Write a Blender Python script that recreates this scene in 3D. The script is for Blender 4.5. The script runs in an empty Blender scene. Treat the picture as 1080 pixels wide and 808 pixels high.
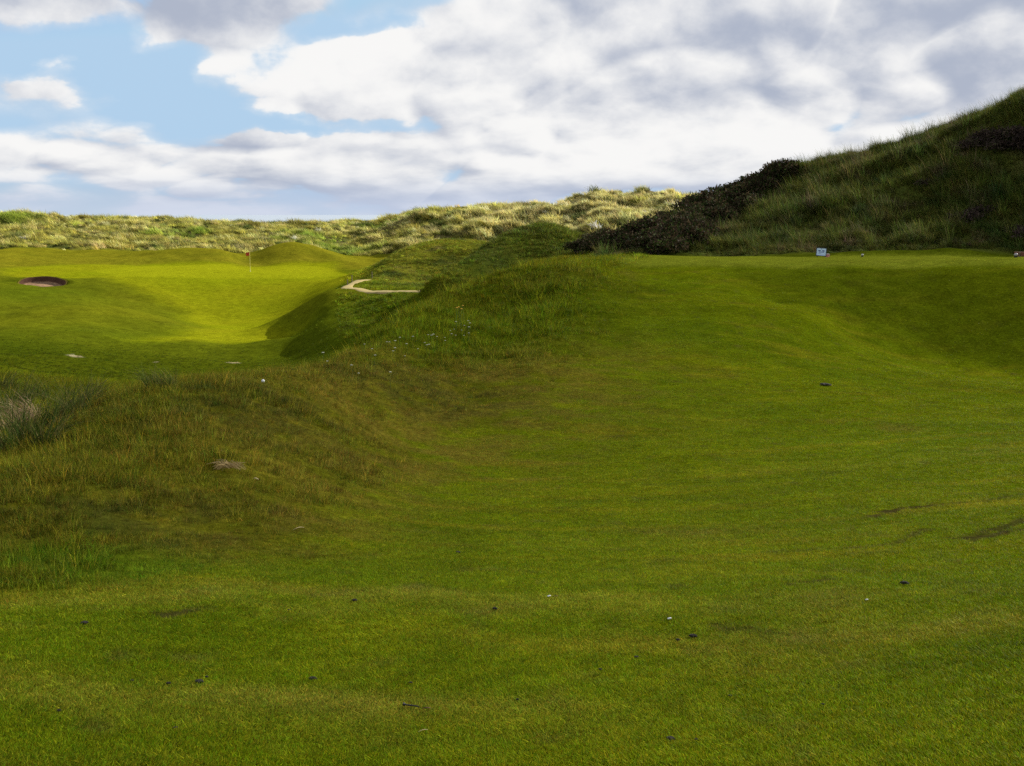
import bpy, bmesh, math, random
import numpy as np
from mathutils import Vector, Matrix, Quaternion

random.seed(7)
rng = np.random.default_rng(11)
scene = bpy.context.scene
COL = scene.collection

# ------------------------------------------------------------------ camera
W, H, F = 1080.0, 808.0, 1158.0
PITCH = math.radians(8.74)
CAMZ = 1.7
cam_d = bpy.data.cameras.new("camera")
cam_d.sensor_width = 36.0
cam_d.lens = F / W * 36.0
cam_d.clip_start = 0.05
cam_d.clip_end = 20000
cam = bpy.data.objects.new("camera", cam_d)
cam.location = (0, 0, CAMZ)
cam.rotation_euler = (math.pi / 2 - PITCH, 0, 0)
COL.objects.link(cam)
scene.camera = cam

SUN_AZ, SUN_EL = math.radians(52), math.radians(28)
SUN = np.array([math.sin(SUN_AZ) * math.cos(SUN_EL), math.cos(SUN_AZ) * math.cos(SUN_EL), math.sin(SUN_EL)])


def ray(px, py):
    """bearing and slope (rise over horizontal run) seen from the viewpoint"""
    u = (px - W / 2) / F
    v = (H / 2 - py) / F
    fy = math.cos(PITCH) + v * math.sin(PITCH)
    fz = -math.sin(PITCH) + v * math.cos(PITCH)
    h = math.hypot(u, fy)
    return math.atan2(u, fy), fz / h


# ------------------------------------------------------------------ noise
def _hash(ix, iy, seed):
    h = (ix.astype(np.int64) * 374761393 + iy.astype(np.int64) * 668265263 + seed * 974711) & 0xFFFFFFFF
    h = ((h ^ (h >> 13)) * 1274126177) & 0xFFFFFFFF
    return h ^ (h >> 16)


def perlin(x, y, seed=0):
    xi, yi = np.floor(x), np.floor(y)
    xf, yf = x - xi, y - yi
    u = xf * xf * xf * (xf * (xf * 6 - 15) + 10)
    v = yf * yf * yf * (yf * (yf * 6 - 15) + 10)

    def g(dx, dy):
        a = (_hash(xi + dx, yi + dy, seed) % 4096) / 4096.0 * 2 * np.pi
        return np.cos(a) * (xf - dx) + np.sin(a) * (yf - dy)
    n0 = g(0, 0) * (1 - u) + g(1, 0) * u
    n1 = g(0, 1) * (1 - u) + g(1, 1) * u
    return (n0 * (1 - v) + n1 * v) * 1.5


def fbm(x, y, wl, seed=0, octs=4, gain=0.5):
    t, a, n = 0, 1.0, 0
    f = 1.0 / wl
    for o in range(octs):
        t = t + a * perlin(x * f + 17.3 * o, y * f - 9.1 * o, seed + o * 13)
        n += a * a
        a *= gain
        f *= 2.03
    return t / math.sqrt(n)


def sstep(a, b, x):
    t = np.clip((x - a) / (b - a), 0, 1)
    return t * t * (3 - 2 * t)


# ------------------------------------------------------------------ landform: surveyed spot heights -> thin plate spline
PTS = []


def line(*pts, ext=False, n=None):
    pts = [tuple(map(float, p)) for p in pts]
    if ext:
        a, b = pts[0], pts[-1]
        if a[0] <= 0:
            pts = [(-900, a[1], a[2]), (-350, a[1], a[2])] + pts
        if b[0] >= 1080:
            pts = pts + [(1350, b[1], b[2]), (1900, b[1], b[2])]
    PTS.extend(pts)


def flat(r, *pp, ext=True):
    line(*[(p[0], p[1], r) for p in pp], ext=ext)


flat(3.2, (0, 808), (300, 808), (600, 808), (850, 808), (1080, 808))
flat(3.75, (0, 740), (300, 738), (600, 741), (850, 743), (1080, 744))
flat(4.4, (0, 690), (300, 688), (600, 690), (850, 690), (1080, 690))
flat(5.3, (0, 646), (100, 634), (250, 627), (450, 628), (650, 630), (850, 632), (1080, 636))
flat(6.6, (0, 590), (100, 586), (200, 588), (300, 594), (450, 599), (650, 601), (850, 598), (1080, 596))
flat(8.5, (0, 512), (100, 508), (200, 513), (300, 530), (400, 552), (500, 561), (700, 562), (850, 557), (1080, 548))
flat(12.5, (400, 488), (450, 498), (560, 502), (700, 503), (850, 503), (1000, 498), (1080, 494))
flat(17, (450, 438), (560, 442), (700, 445), (850, 450), (1000, 450), (1080, 450))
flat(21, (450, 393), (560, 397), (700, 402), (850, 409), (1000, 420), (1080, 426))
flat(25.5, (450, 358), (500, 354), (560, 352), (700, 357), (850, 370), (1000, 394), (1080, 406))
flat(30, (500, 326), (560, 315), (640, 314), (700, 319), (780, 318), (850, 330))
line((815, 316, 32), (900, 341, 31.5), (1000, 375, 30.5), (1080, 396, 29.5), (1300, 420, 29), (1700, 430, 28))
flat(34, (640, 288), (700, 292), (800, 296), (900, 303), (1000, 308), (1080, 312))
flat(36.3, (650, 279.5), (720, 279.5), (800, 279.5), (900, 279.5), (1000, 279.5), (1080, 279.5))
flat(41, (650, 274.6), (800, 274.4), (900, 274.4), (1000, 274.4), (1080, 274.4))
flat(47.3, (650, 270.3), (720, 270), (800, 270), (900, 270), (1000, 270), (1080, 270))
# rough hump and the ridge that climbs to the tee
line((-700, 470, 11), (-250, 478, 11.5), (0, 478, 12), (50, 452, 13), (100, 429, 13.3), (150, 417, 13), (200, 410, 13), (250, 404, 14),
     (300, 398, 15.5), (325, 393, 17), (350, 386, 19.2), (375, 372, 22), (400, 355, 25), (425, 337, 27.2), (450, 321, 29), (475, 309, 31),
     (500, 300, 33), (530, 290, 34), (560, 283, 34.8), (590, 279.5, 35.6), (620, 277, 36.2))
line((100, 470, 10.5), (200, 462, 10.3), (300, 472, 10.8), (350, 468, 12), (380, 440, 15), (0, 492, 10.5))
flat(16, (0, 450))
flat(22, (0, 426))
flat(30, (0, 407), (60, 420))
line((50, 447, 18), (100, 440, 20), (200, 425, 20), (300, 415, 22), (350, 402, 26), (400, 385, 33), (450, 354, 36), (500, 331, 40), (560, 301, 42), (620, 281, 44))
line((100, 425, 30), (200, 426, 30), (300, 413, 32), (350, 403, 36), (400, 379, 45), (450, 352, 46), (500, 326, 50), (560, 287, 54), (620, 278, 55))
flat(46, (0, 388), (100, 402), (200, 405), (300, 398), (350, 391))
flat(55, (0, 380), (60, 388), (130, 394), (200, 396), (280, 396), (340, 382))
flat(60, (400, 354), (450, 331), (500, 309), (560, 278), (620, 272))
flat(63, (0, 372), (60, 375), (130, 385), (200, 389), (280, 389), (320, 380), (350, 362))
flat(68, (400, 340), (450, 317))
flat(69, (0, 364), (60, 366), (130, 374), (200, 380), (270, 380), (310, 372), (345, 350))
flat(75.5, (0, 354), (60, 354), (120, 357), (200, 359), (285, 359.5), (315, 353), (350, 331), (400, 317))
flat(81, (0, 343), (60, 341), (120, 344), (160, 349), (210, 352.5), (280, 353), (320, 345))
line((0, 330, 90), (60, 327, 90), (110, 329, 89.5), (150, 333, 89), (180, 339, 88), (205, 347, 88), (240, 349, 88), (280, 346, 89), (310, 338, 90))
line((457, 313, 70), (420, 308.5, 76), (380, 306, 83), (366, 304, 86), (350, 305, 87), (335, 312, 86), (372, 299, 93), (390, 294, 102))
line((285, 340, 87), (300, 332, 86.5), (316, 324, 85.5), (335, 325, 80), (370, 327, 76), (400, 320, 74))
flat(98, (0, 320), (60, 320), (120, 324), (170, 335), (220, 342), (265, 341), (300, 334), (325, 323), (345, 312), (362, 301))
flat(106, (0, 312), (60, 314), (120, 321), (175, 331), (230, 335), (280, 331), (315, 320), (340, 306))
flat(113, (0, 306), (100, 310), (170, 316), (225, 318), (280, 315), (320, 307), (352, 295))
flat(120, (0, 302), (100, 301), (170, 300), (230, 299.5), (290, 298), (340, 295), (375, 289))
flat(126, (0, 298), (100, 295), (170, 292.5), (230, 292), (300, 291), (378, 287.5))
flat(133, (0, 293), (100, 290), (200, 288.5), (300, 288), (380, 286))
flat(142, (0, 287), (100, 284), (200, 283), (300, 283), (390, 282))
flat(152, (0, 280), (100, 278.5), (200, 278.5), (300, 278.5), (390, 278))
line((0, 267, 172), (100, 271, 166), (130, 271, 164), (160, 268, 163), (190, 264.5, 163), (215, 263, 163), (235, 265, 162), (250, 270, 161), (262, 275, 160), (272, 272, 160), (285, 260, 163), (305, 255.5, 163), (325, 259, 163),
     (345, 266, 162), (365, 273, 161), (390, 279, 165))
line((258, 278.5, 157), (270, 278, 157), (300, 270, 158), (330, 273, 157), (200, 272, 157.5), (160, 275, 157))
line((252, 270, 168), (266, 266, 170), (240, 266, 168))
flat(178, (0, 263), (100, 266), (200, 266), (300, 267), (390, 273))
line((384, 296, 104), (398, 285, 107), (413, 275, 109.5), (430, 265, 111), (450, 258.5, 112), (470, 256, 112.5), (500, 257, 112.5), (535, 260, 113), (565, 262, 112))
line((405, 298, 97), (430, 297, 99), (462, 294.5, 101), (500, 288, 102), (530, 282, 102), (440, 300, 92), (490, 292, 93))
line((425, 281, 105.5), (448, 278, 106.5), (472, 274, 107), (510, 271, 107.5))
line((395, 283, 128), (430, 276, 130), (470, 270, 132), (540, 268, 132))
line((455, 298, 63), (480, 283, 66), (500, 271, 69), (530, 254, 74), (550, 244, 77), (567, 240, 79), (590, 243, 79), (610, 250, 79), (630, 259, 77))
line((470, 307, 61), (505, 297, 65), (530, 287, 69), (555, 274, 72.5), (580, 268, 73), (605, 269, 72))
line((480, 300, 80), (520, 280, 86), (567, 262, 93), (610, 262, 95))
# big dune on the right
flat(50, (640, 270.5), (720, 268.5), (800, 268), (900, 267.5), (1000, 267), (1080, 267))
flat(57, (660, 266), (720, 254), (800, 240), (900, 222), (1000, 208), (1080, 200))
flat(62, (660, 261), (720, 243), (800, 220), (900, 193), (1000, 171), (1080, 154))
line((640, 266, 74), (670, 257, 75), (700, 246, 75), (740, 224, 74), (780, 209, 72), (820, 192, 71), (850, 179, 70), (900, 167, 69), (950, 153, 68), (1000, 138, 67), (1040, 125, 66), (1080, 110, 65),
     (1250, 72, 64), (1500, 78, 62), (1900, 140, 60))
flat(85, (640, 272), (700, 258), (800, 236), (900, 222), (1000, 208), (1080, 200))
flat(110, (640, 262), (720, 262), (800, 262), (900, 262), (1080, 262))
# far dunes
flat(195, (0, 258), (100, 262), (200, 262), (300, 261), (390, 268))
flat(212, (0, 244), (100, 249), (200, 251), (300, 252), (390, 258))
flat(235, (0, 230), (60, 233), (110, 238), (150, 236), (200, 238), (250, 241), (300, 243), (350, 242), (395, 242))
flat(300, (0, 243), (150, 244), (300, 246), (420, 240), (600, 236), (800, 236), (1080, 236))
line((440, 264, 180), (520, 260, 182), (600, 257, 182), (700, 252, 182), (900, 248, 182), (1300, 248, 182))
line((420, 252, 205), (440, 246, 203), (470, 250, 202), (500, 243, 205), (520, 247, 202), (560, 242, 204), (600, 236, 205), (680, 231, 205), (900, 238, 205), (1300, 238, 205))
line((415, 241.5, 224), (430, 234.5, 225), (445, 230.5, 226), (465, 234.5, 226), (480, 235.5, 227), (500, 233.5, 228), (520, 233.5, 228), (545, 230.5, 228), (565, 230.5, 228), (590, 224.5, 228), (610, 217.5, 228), (625, 215.5, 228),
     (650, 217.5, 228), (675, 216.5, 228), (690, 214.5, 228), (705, 215.5, 228), (730, 221.5, 228), (800, 227.5, 228), (1080, 230, 228), (1500, 230, 228))
flat(255, (440, 234), (560, 232), (640, 222), (700, 221), (900, 228))
flat(430, (0, 252), (300, 252), (600, 252), (800, 252), (1080, 252))

KT = 2.2
_c = np.array([(ray(p[0], p[1])[0] * KT, math.log(p[2]), ray(p[0], p[1])[1]) for p in PTS])
_n = len(_c)


def _U(d2):
    return np.where(d2 > 1e-12, 0.5 * d2 * np.log(np.maximum(d2, 1e-12)), 0.0)


_d2 = ((_c[:, None, :2] - _c[None, :, :2]) ** 2).sum(-1)
_A = np.zeros((_n + 3, _n + 3))
_A[:_n, :_n] = _U(_d2) + np.eye(_n) * 1.5e-4
_P = np.c_[np.ones(_n), _c[:, :2]]
_A[:_n, _n:] = _P
_A[_n:, :_n] = _P.T
_w = np.linalg.solve(_A, np.r_[_c[:, 2], 0, 0, 0])
TH0, TH1, NT = -1.05, 1.05, 900
LR0, LR1, NR = math.log(3.2), math.log(430.0), 1000
_ths = np.linspace(TH0, TH1, NT)
_lrs = np.linspace(LR0, LR1, NR)
_S = np.empty((NT, NR))
for i in range(0, NT, 12):
    T, L = np.meshgrid(_ths[i:i + 12] * KT, _lrs, indexing='ij')
    d2 = (T[..., None] - _c[:, 0]) ** 2 + (L[..., None] - _c[:, 1]) ** 2
    _S[i:i + 12] = _U(d2) @ _w[:_n] + _w[_n] + _w[_n + 1] * T + _w[_n + 2] * L


def base_height(x, y):
    th = np.arctan2(x, y)
    r = np.hypot(x, y)
    tc = np.clip(th, TH0 + 1e-4, TH1 - 1e-4)
    lr = np.clip(np.log(np.maximum(r, 1e-3)), LR0 + 1e-5, LR1 - 1e-5)
    a = (tc - TH0) / (TH1 - TH0) * (NT - 1)
    b = (lr - LR0) / (LR1 - LR0) * (NR - 1)
    i, j = a.astype(int), b.astype(int)
    fa, fb = a - i, b - j
    s = (_S[i, j] * (1 - fa) + _S[i + 1, j] * fa) * (1 - fb) + (_S[i, j + 1] * (1 - fa) + _S[i + 1, j + 1] * fa) * fb
    z = CAMZ + s * np.clip(r, 3.2, 430)
    z = z + (-11.0 - z) * sstep(330, 480, r)
    back = sstep(0.95, 1.7, np.abs(th))
    zb = -0.0 - 2.0 * sstep(10, 120, r) - 7 * sstep(250, 500, r)
    z = z + (zb - z) * back * sstep(1.0, 8.0, r)
    return z


def poly_sd(x, y, poly):
    """signed distance to a ground-plan outline, negative inside"""
    p = np.asarray(poly, float)
    d = np.full(x.shape, 1e18)
    ins = np.zeros(x.shape, bool)
    for k in range(len(p)):
        a, b = p[k], p[(k + 1) % len(p)]
        e = b - a
        wx, wy = x - a[0], y - a[1]
        t = np.clip((wx * e[0] + wy * e[1]) / max(e @ e, 1e-12), 0, 1)
        d = np.minimum(d, (wx - e[0] * t) ** 2 + (wy - e[1] * t) ** 2)
        c = ((a[1] > y) != (b[1] > y))
        if abs(e[1]) > 1e-12:
            ins ^= c & (x < e[0] * (y - a[1]) / e[1] + a[0])
    d = np.sqrt(d)
    return np.where(ins, -d, d)


def hit(px, py, fn=None, rmin=2.5, rmax=420):
    th, s = ray(px, py)
    r = np.exp(np.linspace(math.log(rmin), math.log(rmax), 6000))
    x, y = math.sin(th) * r, math.cos(th) * r
    z = (fn or base_height)(x, y)
    below = np.nonzero(z >= CAMZ + s * r)[0]
    k = below[0] if len(below) else len(r) - 1
    return np.array([x[k], y[k], z[k]])


def pol(px, r):
    th = ray(px, 300)[0]
    return np.array([math.sin(th) * r, math.cos(th) * r])


# ------------------------------------------------------------------ zones (ground plan)
P_ROUGH = [hit(a, b)[:2] for a, b in [(-120, 640), (0, 634), (60, 627), (130, 622), (200, 608), (260, 592), (330, 573), (385, 548), (408, 515), (425, 478), (480, 452), (540, 428),
                                      (585, 395), (625, 345), (645, 310)]]
P_ROUGH += [pol(638, 36.5), pol(648, 44), pol(660, 62), pol(480, 66), pol(400, 62), pol(350, 52), pol(200, 47), pol(60, 44), pol(-200, 40), pol(-700, 40), pol(-900, 7)]
P_TEE = [pol(652, 36.3), pol(760, 36.2), pol(900, 36.2), pol(1100, 36.2), pol(1400, 37), pol(1400, 47.4), pol(1080, 47.6), pol(860, 47.6), pol(652, 47.6)]
P_FAIR = [hit(a, b)[:2] for a, b in [(132, 357), (200, 359), (292, 358), (308, 351), (285, 343), (296, 334), (325, 318), (345, 305), (372, 296), (395, 285), (350, 277), (200, 276), (90, 278), (0, 284), (0, 292), (90, 294), (130, 300), (165, 312), (185, 330), (205, 344), (180, 351)]]
P_GREEN = [hit(a, b)[:2] for a, b in [(95, 286), (130, 292), (220, 293.5), (300, 293), (362, 290), (388, 285.5), (340, 280.5), (240, 279.5), (150, 280.5)]]
BUNK = hit(45, 299)
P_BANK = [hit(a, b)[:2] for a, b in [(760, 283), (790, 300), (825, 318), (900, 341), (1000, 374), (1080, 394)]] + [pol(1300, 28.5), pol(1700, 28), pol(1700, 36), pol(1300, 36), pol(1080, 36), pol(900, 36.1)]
P_MOUND = [pol(383, 103), pol(400, 90), pol(450, 85), pol(480, 60), pol(560, 62), pol(640, 68), pol(660, 90), pol(620, 125), pol(450, 130), pol(385, 120)]


def zones(x, y):
    r = np.hypot(x, y)
    th = np.arctan2(x, y)
    z = {}
    wob = fbm(x, y, 2.2, 91, 3)
    wob2 = fbm(x, y, 14, 92, 3)
    sw = 0.55 + 0.06 * np.clip(r - 10, 0, 30)
    z['rough'] = sstep(1.0, -1.0, (poly_sd(x, y, P_ROUGH) + wob * 0.35 * (1 + sw)) / sw)
    z['tee'] = sstep(0.35, -0.35, poly_sd(x, y, P_TEE))
    z['fair'] = sstep(2.0, -2.0, poly_sd(x, y, P_FAIR) + wob2 * 1.2)
    z['green'] = sstep(1.0, -1.0, poly_sd(x, y, P_GREEN))
    t640 = ray(628, 300)[0]
    z['dune'] = sstep(48.2, 49.4, r + wob * 0.3) * sstep(150, 130, r) * sstep(t640 - 0.008, t640 + 0.012, th + wob2 * 0.004)
    edge = 181 + 6 * wob2 + 6 * sstep(0.0, -0.35, th)
    z['far'] = sstep(edge - 2.5, edge + 3.5, r) * sstep(1.6, 1.0, np.abs(th))
    z['mound'] = sstep(3.0, -3.0, poly_sd(x, y, P_MOUND) + wob2 * 1.0) * (1 - z['dune'])
    z['valley'] = np.clip(sstep(40, 48, r) - z['dune'] - z['far'] - z['mound'] - z['fair'] - z['green'] - z['tee'], 0, 1) * (1 - z['rough'])
    return z


def bunk(x, y):
    dx, dy = (x - BUNK[0]) / 2.35, (y - BUNK[1]) / 1.5
    return np.hypot(dx, dy)


def height(x, y, zz=None, pit=0.0):
    z = base_height(x, y)
    zz = zz or zones(x, y)
    r = np.hypot(x, y)
    mown = 1 - np.clip(zz['rough'] + zz['dune'] + zz['far'] + zz['mound'] + zz['tee'] + zz['green'] + zz['valley'], 0, 1)
    n_small = fbm(x, y, 1.6, 5, 4)
    n_mid = fbm(x, y, 5.0, 6, 4)
    n_big = fbm(x, y, 14.0, 8, 4)
    near = sstep(2.0, 30, r)
    z = z + mown * (n_small * 0.012 + n_mid * (0.025 + 0.07 * near) + n_big * 0.10 * near)
    z = z + zz['rough'] * (n_small * 0.05 + fbm(x, y, 0.5, 21, 3) * 0.022 + n_mid * (0.03 + 0.09 * sstep(15, 28, r)) + n_small * 0.07 * sstep(15, 28, r))
    z = z + zz['dune'] * (n_mid * 0.30 + n_small * 0.10 + n_big * 0.2)
    z = z + zz['mound'] * (n_mid * 0.16 + n_small * 0.08)
    z = z + zz['valley'] * (n_mid * 0.14 + n_big * 0.45)
    z = z + zz['fair'] * n_big * 0.10
    rgt = sstep(-0.16, -0.02, np.arctan2(x, y))
    rid = 1 - 2 * np.abs(fbm(x, y, 16, 41, 4))
    z = z + zz['far'] * ((rid * 0.8 + fbm(x, y, 8, 43, 4) * 0.7) * (0.7 + 0.7 * rgt) + (1 - 2.2 * np.abs(fbm(x, y, 24, 46, 3))) * 1.7 * rgt + fbm(x, y, 3.2, 44, 2) * 0.4)
    b = bunk(x, y)
    dyb = (y - BUNK[1]) / 1.5
    z = z + 0.30 * np.exp(-((b - 1.15) / 0.35) ** 2) * sstep(-0.2, 0.7, dyb) - 0.30 * sstep(1.5, 0.9, b) * sstep(0.3, -0.6, dyb)
    z = z - (0.12 + 0.24 * sstep(-0.7, 0.6, dyb) + pit) * sstep(1.0, 0.80, b)
    return z


# ------------------------------------------------------------------ albedo of the turf (ground plan)
SOIL = []   # (x0,y0,x1,y1,width,strength)


def soil(pts, w, s=1.0):
    q = [hit(a, b)[:2] for a, b in pts]
    for a, b in zip(q[:-1], q[1:]):
        SOIL.append((a[0], a[1], b[0], b[1], w * 1.5, min(1, s)))


soil([(918, 545), (950, 536), (990, 531)], .055, .85)
soil([(990, 531), (1035, 528), (1082, 518)], .03, .6)
soil([(890, 577), (945, 570), (975, 557)], .035, .6)
soil([(1025, 566), (1050, 561), (1090, 556)], .09, .8)
soil([(1040, 560), (1085, 545)], .05, .7)
soil([(830, 614), (848, 612), (876, 609)], .04, .75)
soil([(760, 659), (790, 661), (815, 664)], .03, .45)
soil([(855, 682), (875, 686)], .03, .4)
soil([(172, 651), (190, 650), (208, 647)], .05, .7)
soil([(330, 632), (355, 630), (380, 627)], .022, .6)
soil([(800, 585), (860, 579), (890, 577)], .03, .35)
SAND = [(*hit(80, 382)[:2], .5, .16), (*hit(247, 386)[:2], .6, .12), (*hit(165, 387)[:2], .2, .08)]
DRY = [(hit(a, b)[:2], w) for a, b, w in [((480), 400, 2.6), (540, 395, 2.2), (490, 480, 1.3), (580, 430, 2.0), (430, 500, 1.0), (380, 520, .8), (350, 560, .6), (250, 560, .7), (620, 370, 2.0),
                                          (400, 455, 1.6), (450, 440, 1.6), (300, 455, 1.0)]]
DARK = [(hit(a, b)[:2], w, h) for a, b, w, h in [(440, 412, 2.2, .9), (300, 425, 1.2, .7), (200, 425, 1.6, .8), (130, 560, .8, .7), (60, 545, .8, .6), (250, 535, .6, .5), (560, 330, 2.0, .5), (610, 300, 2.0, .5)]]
LUSH = [(hit(a, b)[:2], w) for a, b, w in [(110, 603, .42), (60, 590, .4), (165, 600, .35), (20, 610, .4), (560, 350, 3.0), (500, 345, 3.0), (600, 320, 2.5), (430, 360, 2.0), (20, 440, 2.2)]]


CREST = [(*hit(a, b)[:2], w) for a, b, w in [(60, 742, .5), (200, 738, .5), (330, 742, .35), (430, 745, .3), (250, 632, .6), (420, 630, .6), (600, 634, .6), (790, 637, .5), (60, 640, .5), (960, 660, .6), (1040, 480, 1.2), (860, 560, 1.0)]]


def mixc(c, col, m):
    return c + (np.asarray(col) - c) * np.clip(m, 0, 1)[..., None]


def soil_mask(x, y):
    brk = fbm(x, y, 0.35, 101, 3) * 0.8 + fbm(x, y, 0.12, 109, 3) * 0.9
    m = np.zeros(x.shape)
    for (x0, y0, x1, y1, w, s) in SOIL:
        ex, ey = x1 - x0, y1 - y0
        t = np.clip(((x - x0) * ex + (y - y0) * ey) / (ex * ex + ey * ey), 0, 1)
        d = np.hypot(x - x0 - ex * t, y - y0 - ey * t)
        m = np.maximum(m, sstep(1.05, 0.4, d / w + brk * 0.95) * s)
    return m


def albedo(x, y, zz):
    r = np.hypot(x, y)
    n0 = fbm(x, y, 0.35, 101, 3)
    n1 = fbm(x, y, 1.1, 102, 4)
    n2 = fbm(x, y, 4.0, 103, 4)
    n3 = fbm(x, y, 13.0, 104, 4)
    # stretched mowing / wear streaks across the fairway
    ns = fbm(x * 0.35, y * 1.5, 0.9, 105, 4)
    c = np.empty(x.shape + (3,))
    c[:] = (0.136, 0.168, 0.003)
    c = mixc(c, (0.094, 0.136, 0.003), 0.5 + 0.6 * n2)
    c = mixc(c, (0.182, 0.172, 0.008), sstep(0.0, 0.9, ns) * 0.6)
    c = mixc(c, (0.058, 0.084, 0.003), sstep(0.0, 0.9, fbm(x * .8, y * 1.1, 0.8, 122, 4)) * 0.42)
    c = mixc(c, (0.160, 0.132, 0.018), sstep(0.35, 1.1, fbm(x, y, 2.3, 106, 4)) * 0.5)
    c = mixc(c, (0.090, 0.075, 0.022), sstep(0.3, 1.1, n0) * 0.45)
    c = mixc(c, (0.188, 0.212, 0.006), sstep(0.2, 1.0, -n1) * 0.4)
    c = c * (1 + 0.16 * fbm(x, y, 7.0, 121, 3)[..., None] * np.array([1.0, 1.0, 1.0]))
    c = mixc(c, (0.074, 0.094, 0.003), sstep(0.9, -1.2, poly_sd(x, y, P_BANK) + fbm(x, y, 2.5, 123, 3) * .7) * 0.62)  # slope shade of the tee bank painted into the turf colour
    # paler swell crests: dry turf plus sky-facing light painted in; and hand-sized mottling
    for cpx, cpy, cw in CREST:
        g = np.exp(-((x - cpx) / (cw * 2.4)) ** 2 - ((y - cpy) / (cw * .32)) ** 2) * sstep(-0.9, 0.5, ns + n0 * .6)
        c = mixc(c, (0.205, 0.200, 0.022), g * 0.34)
    nf = fbm(x, y, 0.13, 120, 3) * sstep(30, 12, r)
    c = c * (1 + 0.20 * nf[..., None] * np.array([1.0, 0.9, 1.2]))
    # tee, far fairway, green
    c = mixc(c, (0.185, 0.215, 0.016), zz['tee'] * 0.75)
    far_f = np.clip(zz['fair'] + zz['green'], 0, 1)
    cf = mixc(np.broadcast_to(np.array((0.174, 0.208, 0.004)), c.shape).copy(), (0.206, 0.212, 0.006), 0.5 + 0.6 * n3)
    c = c + (cf - c) * (far_f * 0.9)[..., None]
    c = mixc(c, (0.225, 0.250, 0.006), zz['green'] * 0.8)
    # valley semi rough
    cv = mixc(np.broadcast_to(np.array((0.072, 0.098, 0.004)), c.shape).copy(), (0.105, 0.118, 0.005), 0.5 + 0.7 * n3)
    cv = mixc(cv, (0.068, 0.080, 0.005), sstep(0.1, 0.9, n2) * 0.6)
    cv = mixc(cv, (0.052, 0.076, 0.003), sstep(84, 68, r) * 0.6)  # cloud shadow over the near valley put into the grass colour
    cv = mixc(cv, (0.165, 0.158, 0.009), sstep(128, 150, r) * (0.8 - 0.3 * n2))
    c = c + (cv - c) * zz['valley'][..., None]
    # rough
    cr = mixc(np.broadcast_to(np.array((0.094, 0.100, 0.006)), c.shape).copy(), (0.122, 0.118, 0.008), 0.45 + 0.7 * n1)
    cr = mixc(cr, (0.050, 0.058, 0.004), sstep(0.1, 0.9, fbm(x, y, 0.8, 107, 3)) * 0.6)
    cr = mixc(cr, (0.082, 0.100, 0.003), sstep(17, 27, r) * (0.75 - 0.35 * n1))
    c = c + (cr - c) * zz['rough'][..., None]
    for (p, w) in DRY:
        g = np.exp(-((x - p[0]) ** 2 + ((y - p[1]) * 0.8) ** 2) / w ** 2) * sstep(-0.7, 0.5, n1 + n0 * .5)
        c = mixc(c, (0.145, 0.116, 0.015), g * 0.55)
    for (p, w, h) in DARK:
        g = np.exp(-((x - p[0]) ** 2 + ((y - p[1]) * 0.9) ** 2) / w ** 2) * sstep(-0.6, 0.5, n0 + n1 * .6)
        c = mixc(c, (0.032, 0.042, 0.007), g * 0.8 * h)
    for (p, w) in LUSH:
        g = np.exp(-((x - p[0]) ** 2 + (y - p[1]) ** 2) / w ** 2)
        c = mixc(c, (0.078, 0.108, 0.003) if w > 1 else (0.070, 0.114, 0.004), g * (0.7 if w > 1 else 0.85 * sstep(-0.8, 0.3, n0 + 0.6 * n1)))
    # dune hill: dark mixed herbs
    cd = mixc(np.broadcast_to(np.array((0.070, 0.086, 0.014)), c.shape).copy(), (0.105, 0.090, 0.034), sstep(0.0, 1.1, fbm(x, y, 3.0, 110, 4)))
    cd = mixc(cd, (0.030, 0.048, 0.010), sstep(0.1, 0.9, n1))
    c = c + (cd - c) * zz['dune'][..., None]
    cm = mixc(np.broadcast_to(np.array((0.130, 0.138, 0.012)), c.shape).copy(), (0.040, 0.054, 0.010), sstep(-0.1, 0.9, n2))
    cm = mixc(cm, (0.155, 0.125, 0.05), sstep(0.2, 1.1, fbm(x, y, 3.0, 111, 4)) * .6)
    cm = mixc(cm, (0.046, 0.066, 0.009), sstep(98, 90, r) * 0.7)
    c = c + (cm - c) * zz['mound'][..., None]
    cf = mixc(np.broadcast_to(np.array((0.095, 0.115, 0.020)), c.shape).copy(), (0.15, 0.13, 0.05), sstep(-0.4, 0.6, fbm(x, y, 9, 112, 4) + sstep(-0.1, 0.15, np.arctan2(x, y)) * 0.5))
    cf = mixc(cf, (0.045, 0.052, 0.016), sstep(0.15, 0.9, fbm(x, y, 4, 113, 3)) * .7)
    c = c + (cf - c) * zz['far'][..., None]
    # bare soil scrapes and sandy spots: worn patches with their own outline
    c = mixc(c, (0.052, 0.038, 0.016), soil_mask(x, y))
    for (a, b, wx, wy) in SAND:
        d = np.hypot((x - a) / wx, (y - b) / (wy * 4))
        c = mixc(c, (0.42, 0.36, 0.22), sstep(1.0, 0.5, d + 0.3 * n1) * .8)
    return np.clip(c, 0.003, 0.6)


# ------------------------------------------------------------------ node helpers and materials
def new_mat(name):
    m = bpy.data.materials.new(name)
    m.use_nodes = True
    nt = m.node_tree
    nt.nodes.clear()
    return m, nt


def nd(nt, kind, **kw):
    n = nt.nodes.new(kind)
    for k, v in kw.items():
        if k.startswith('_'):
            setattr(n, k[1:], v)
        else:
            n.inputs[k].default_value = v
    return n


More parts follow.
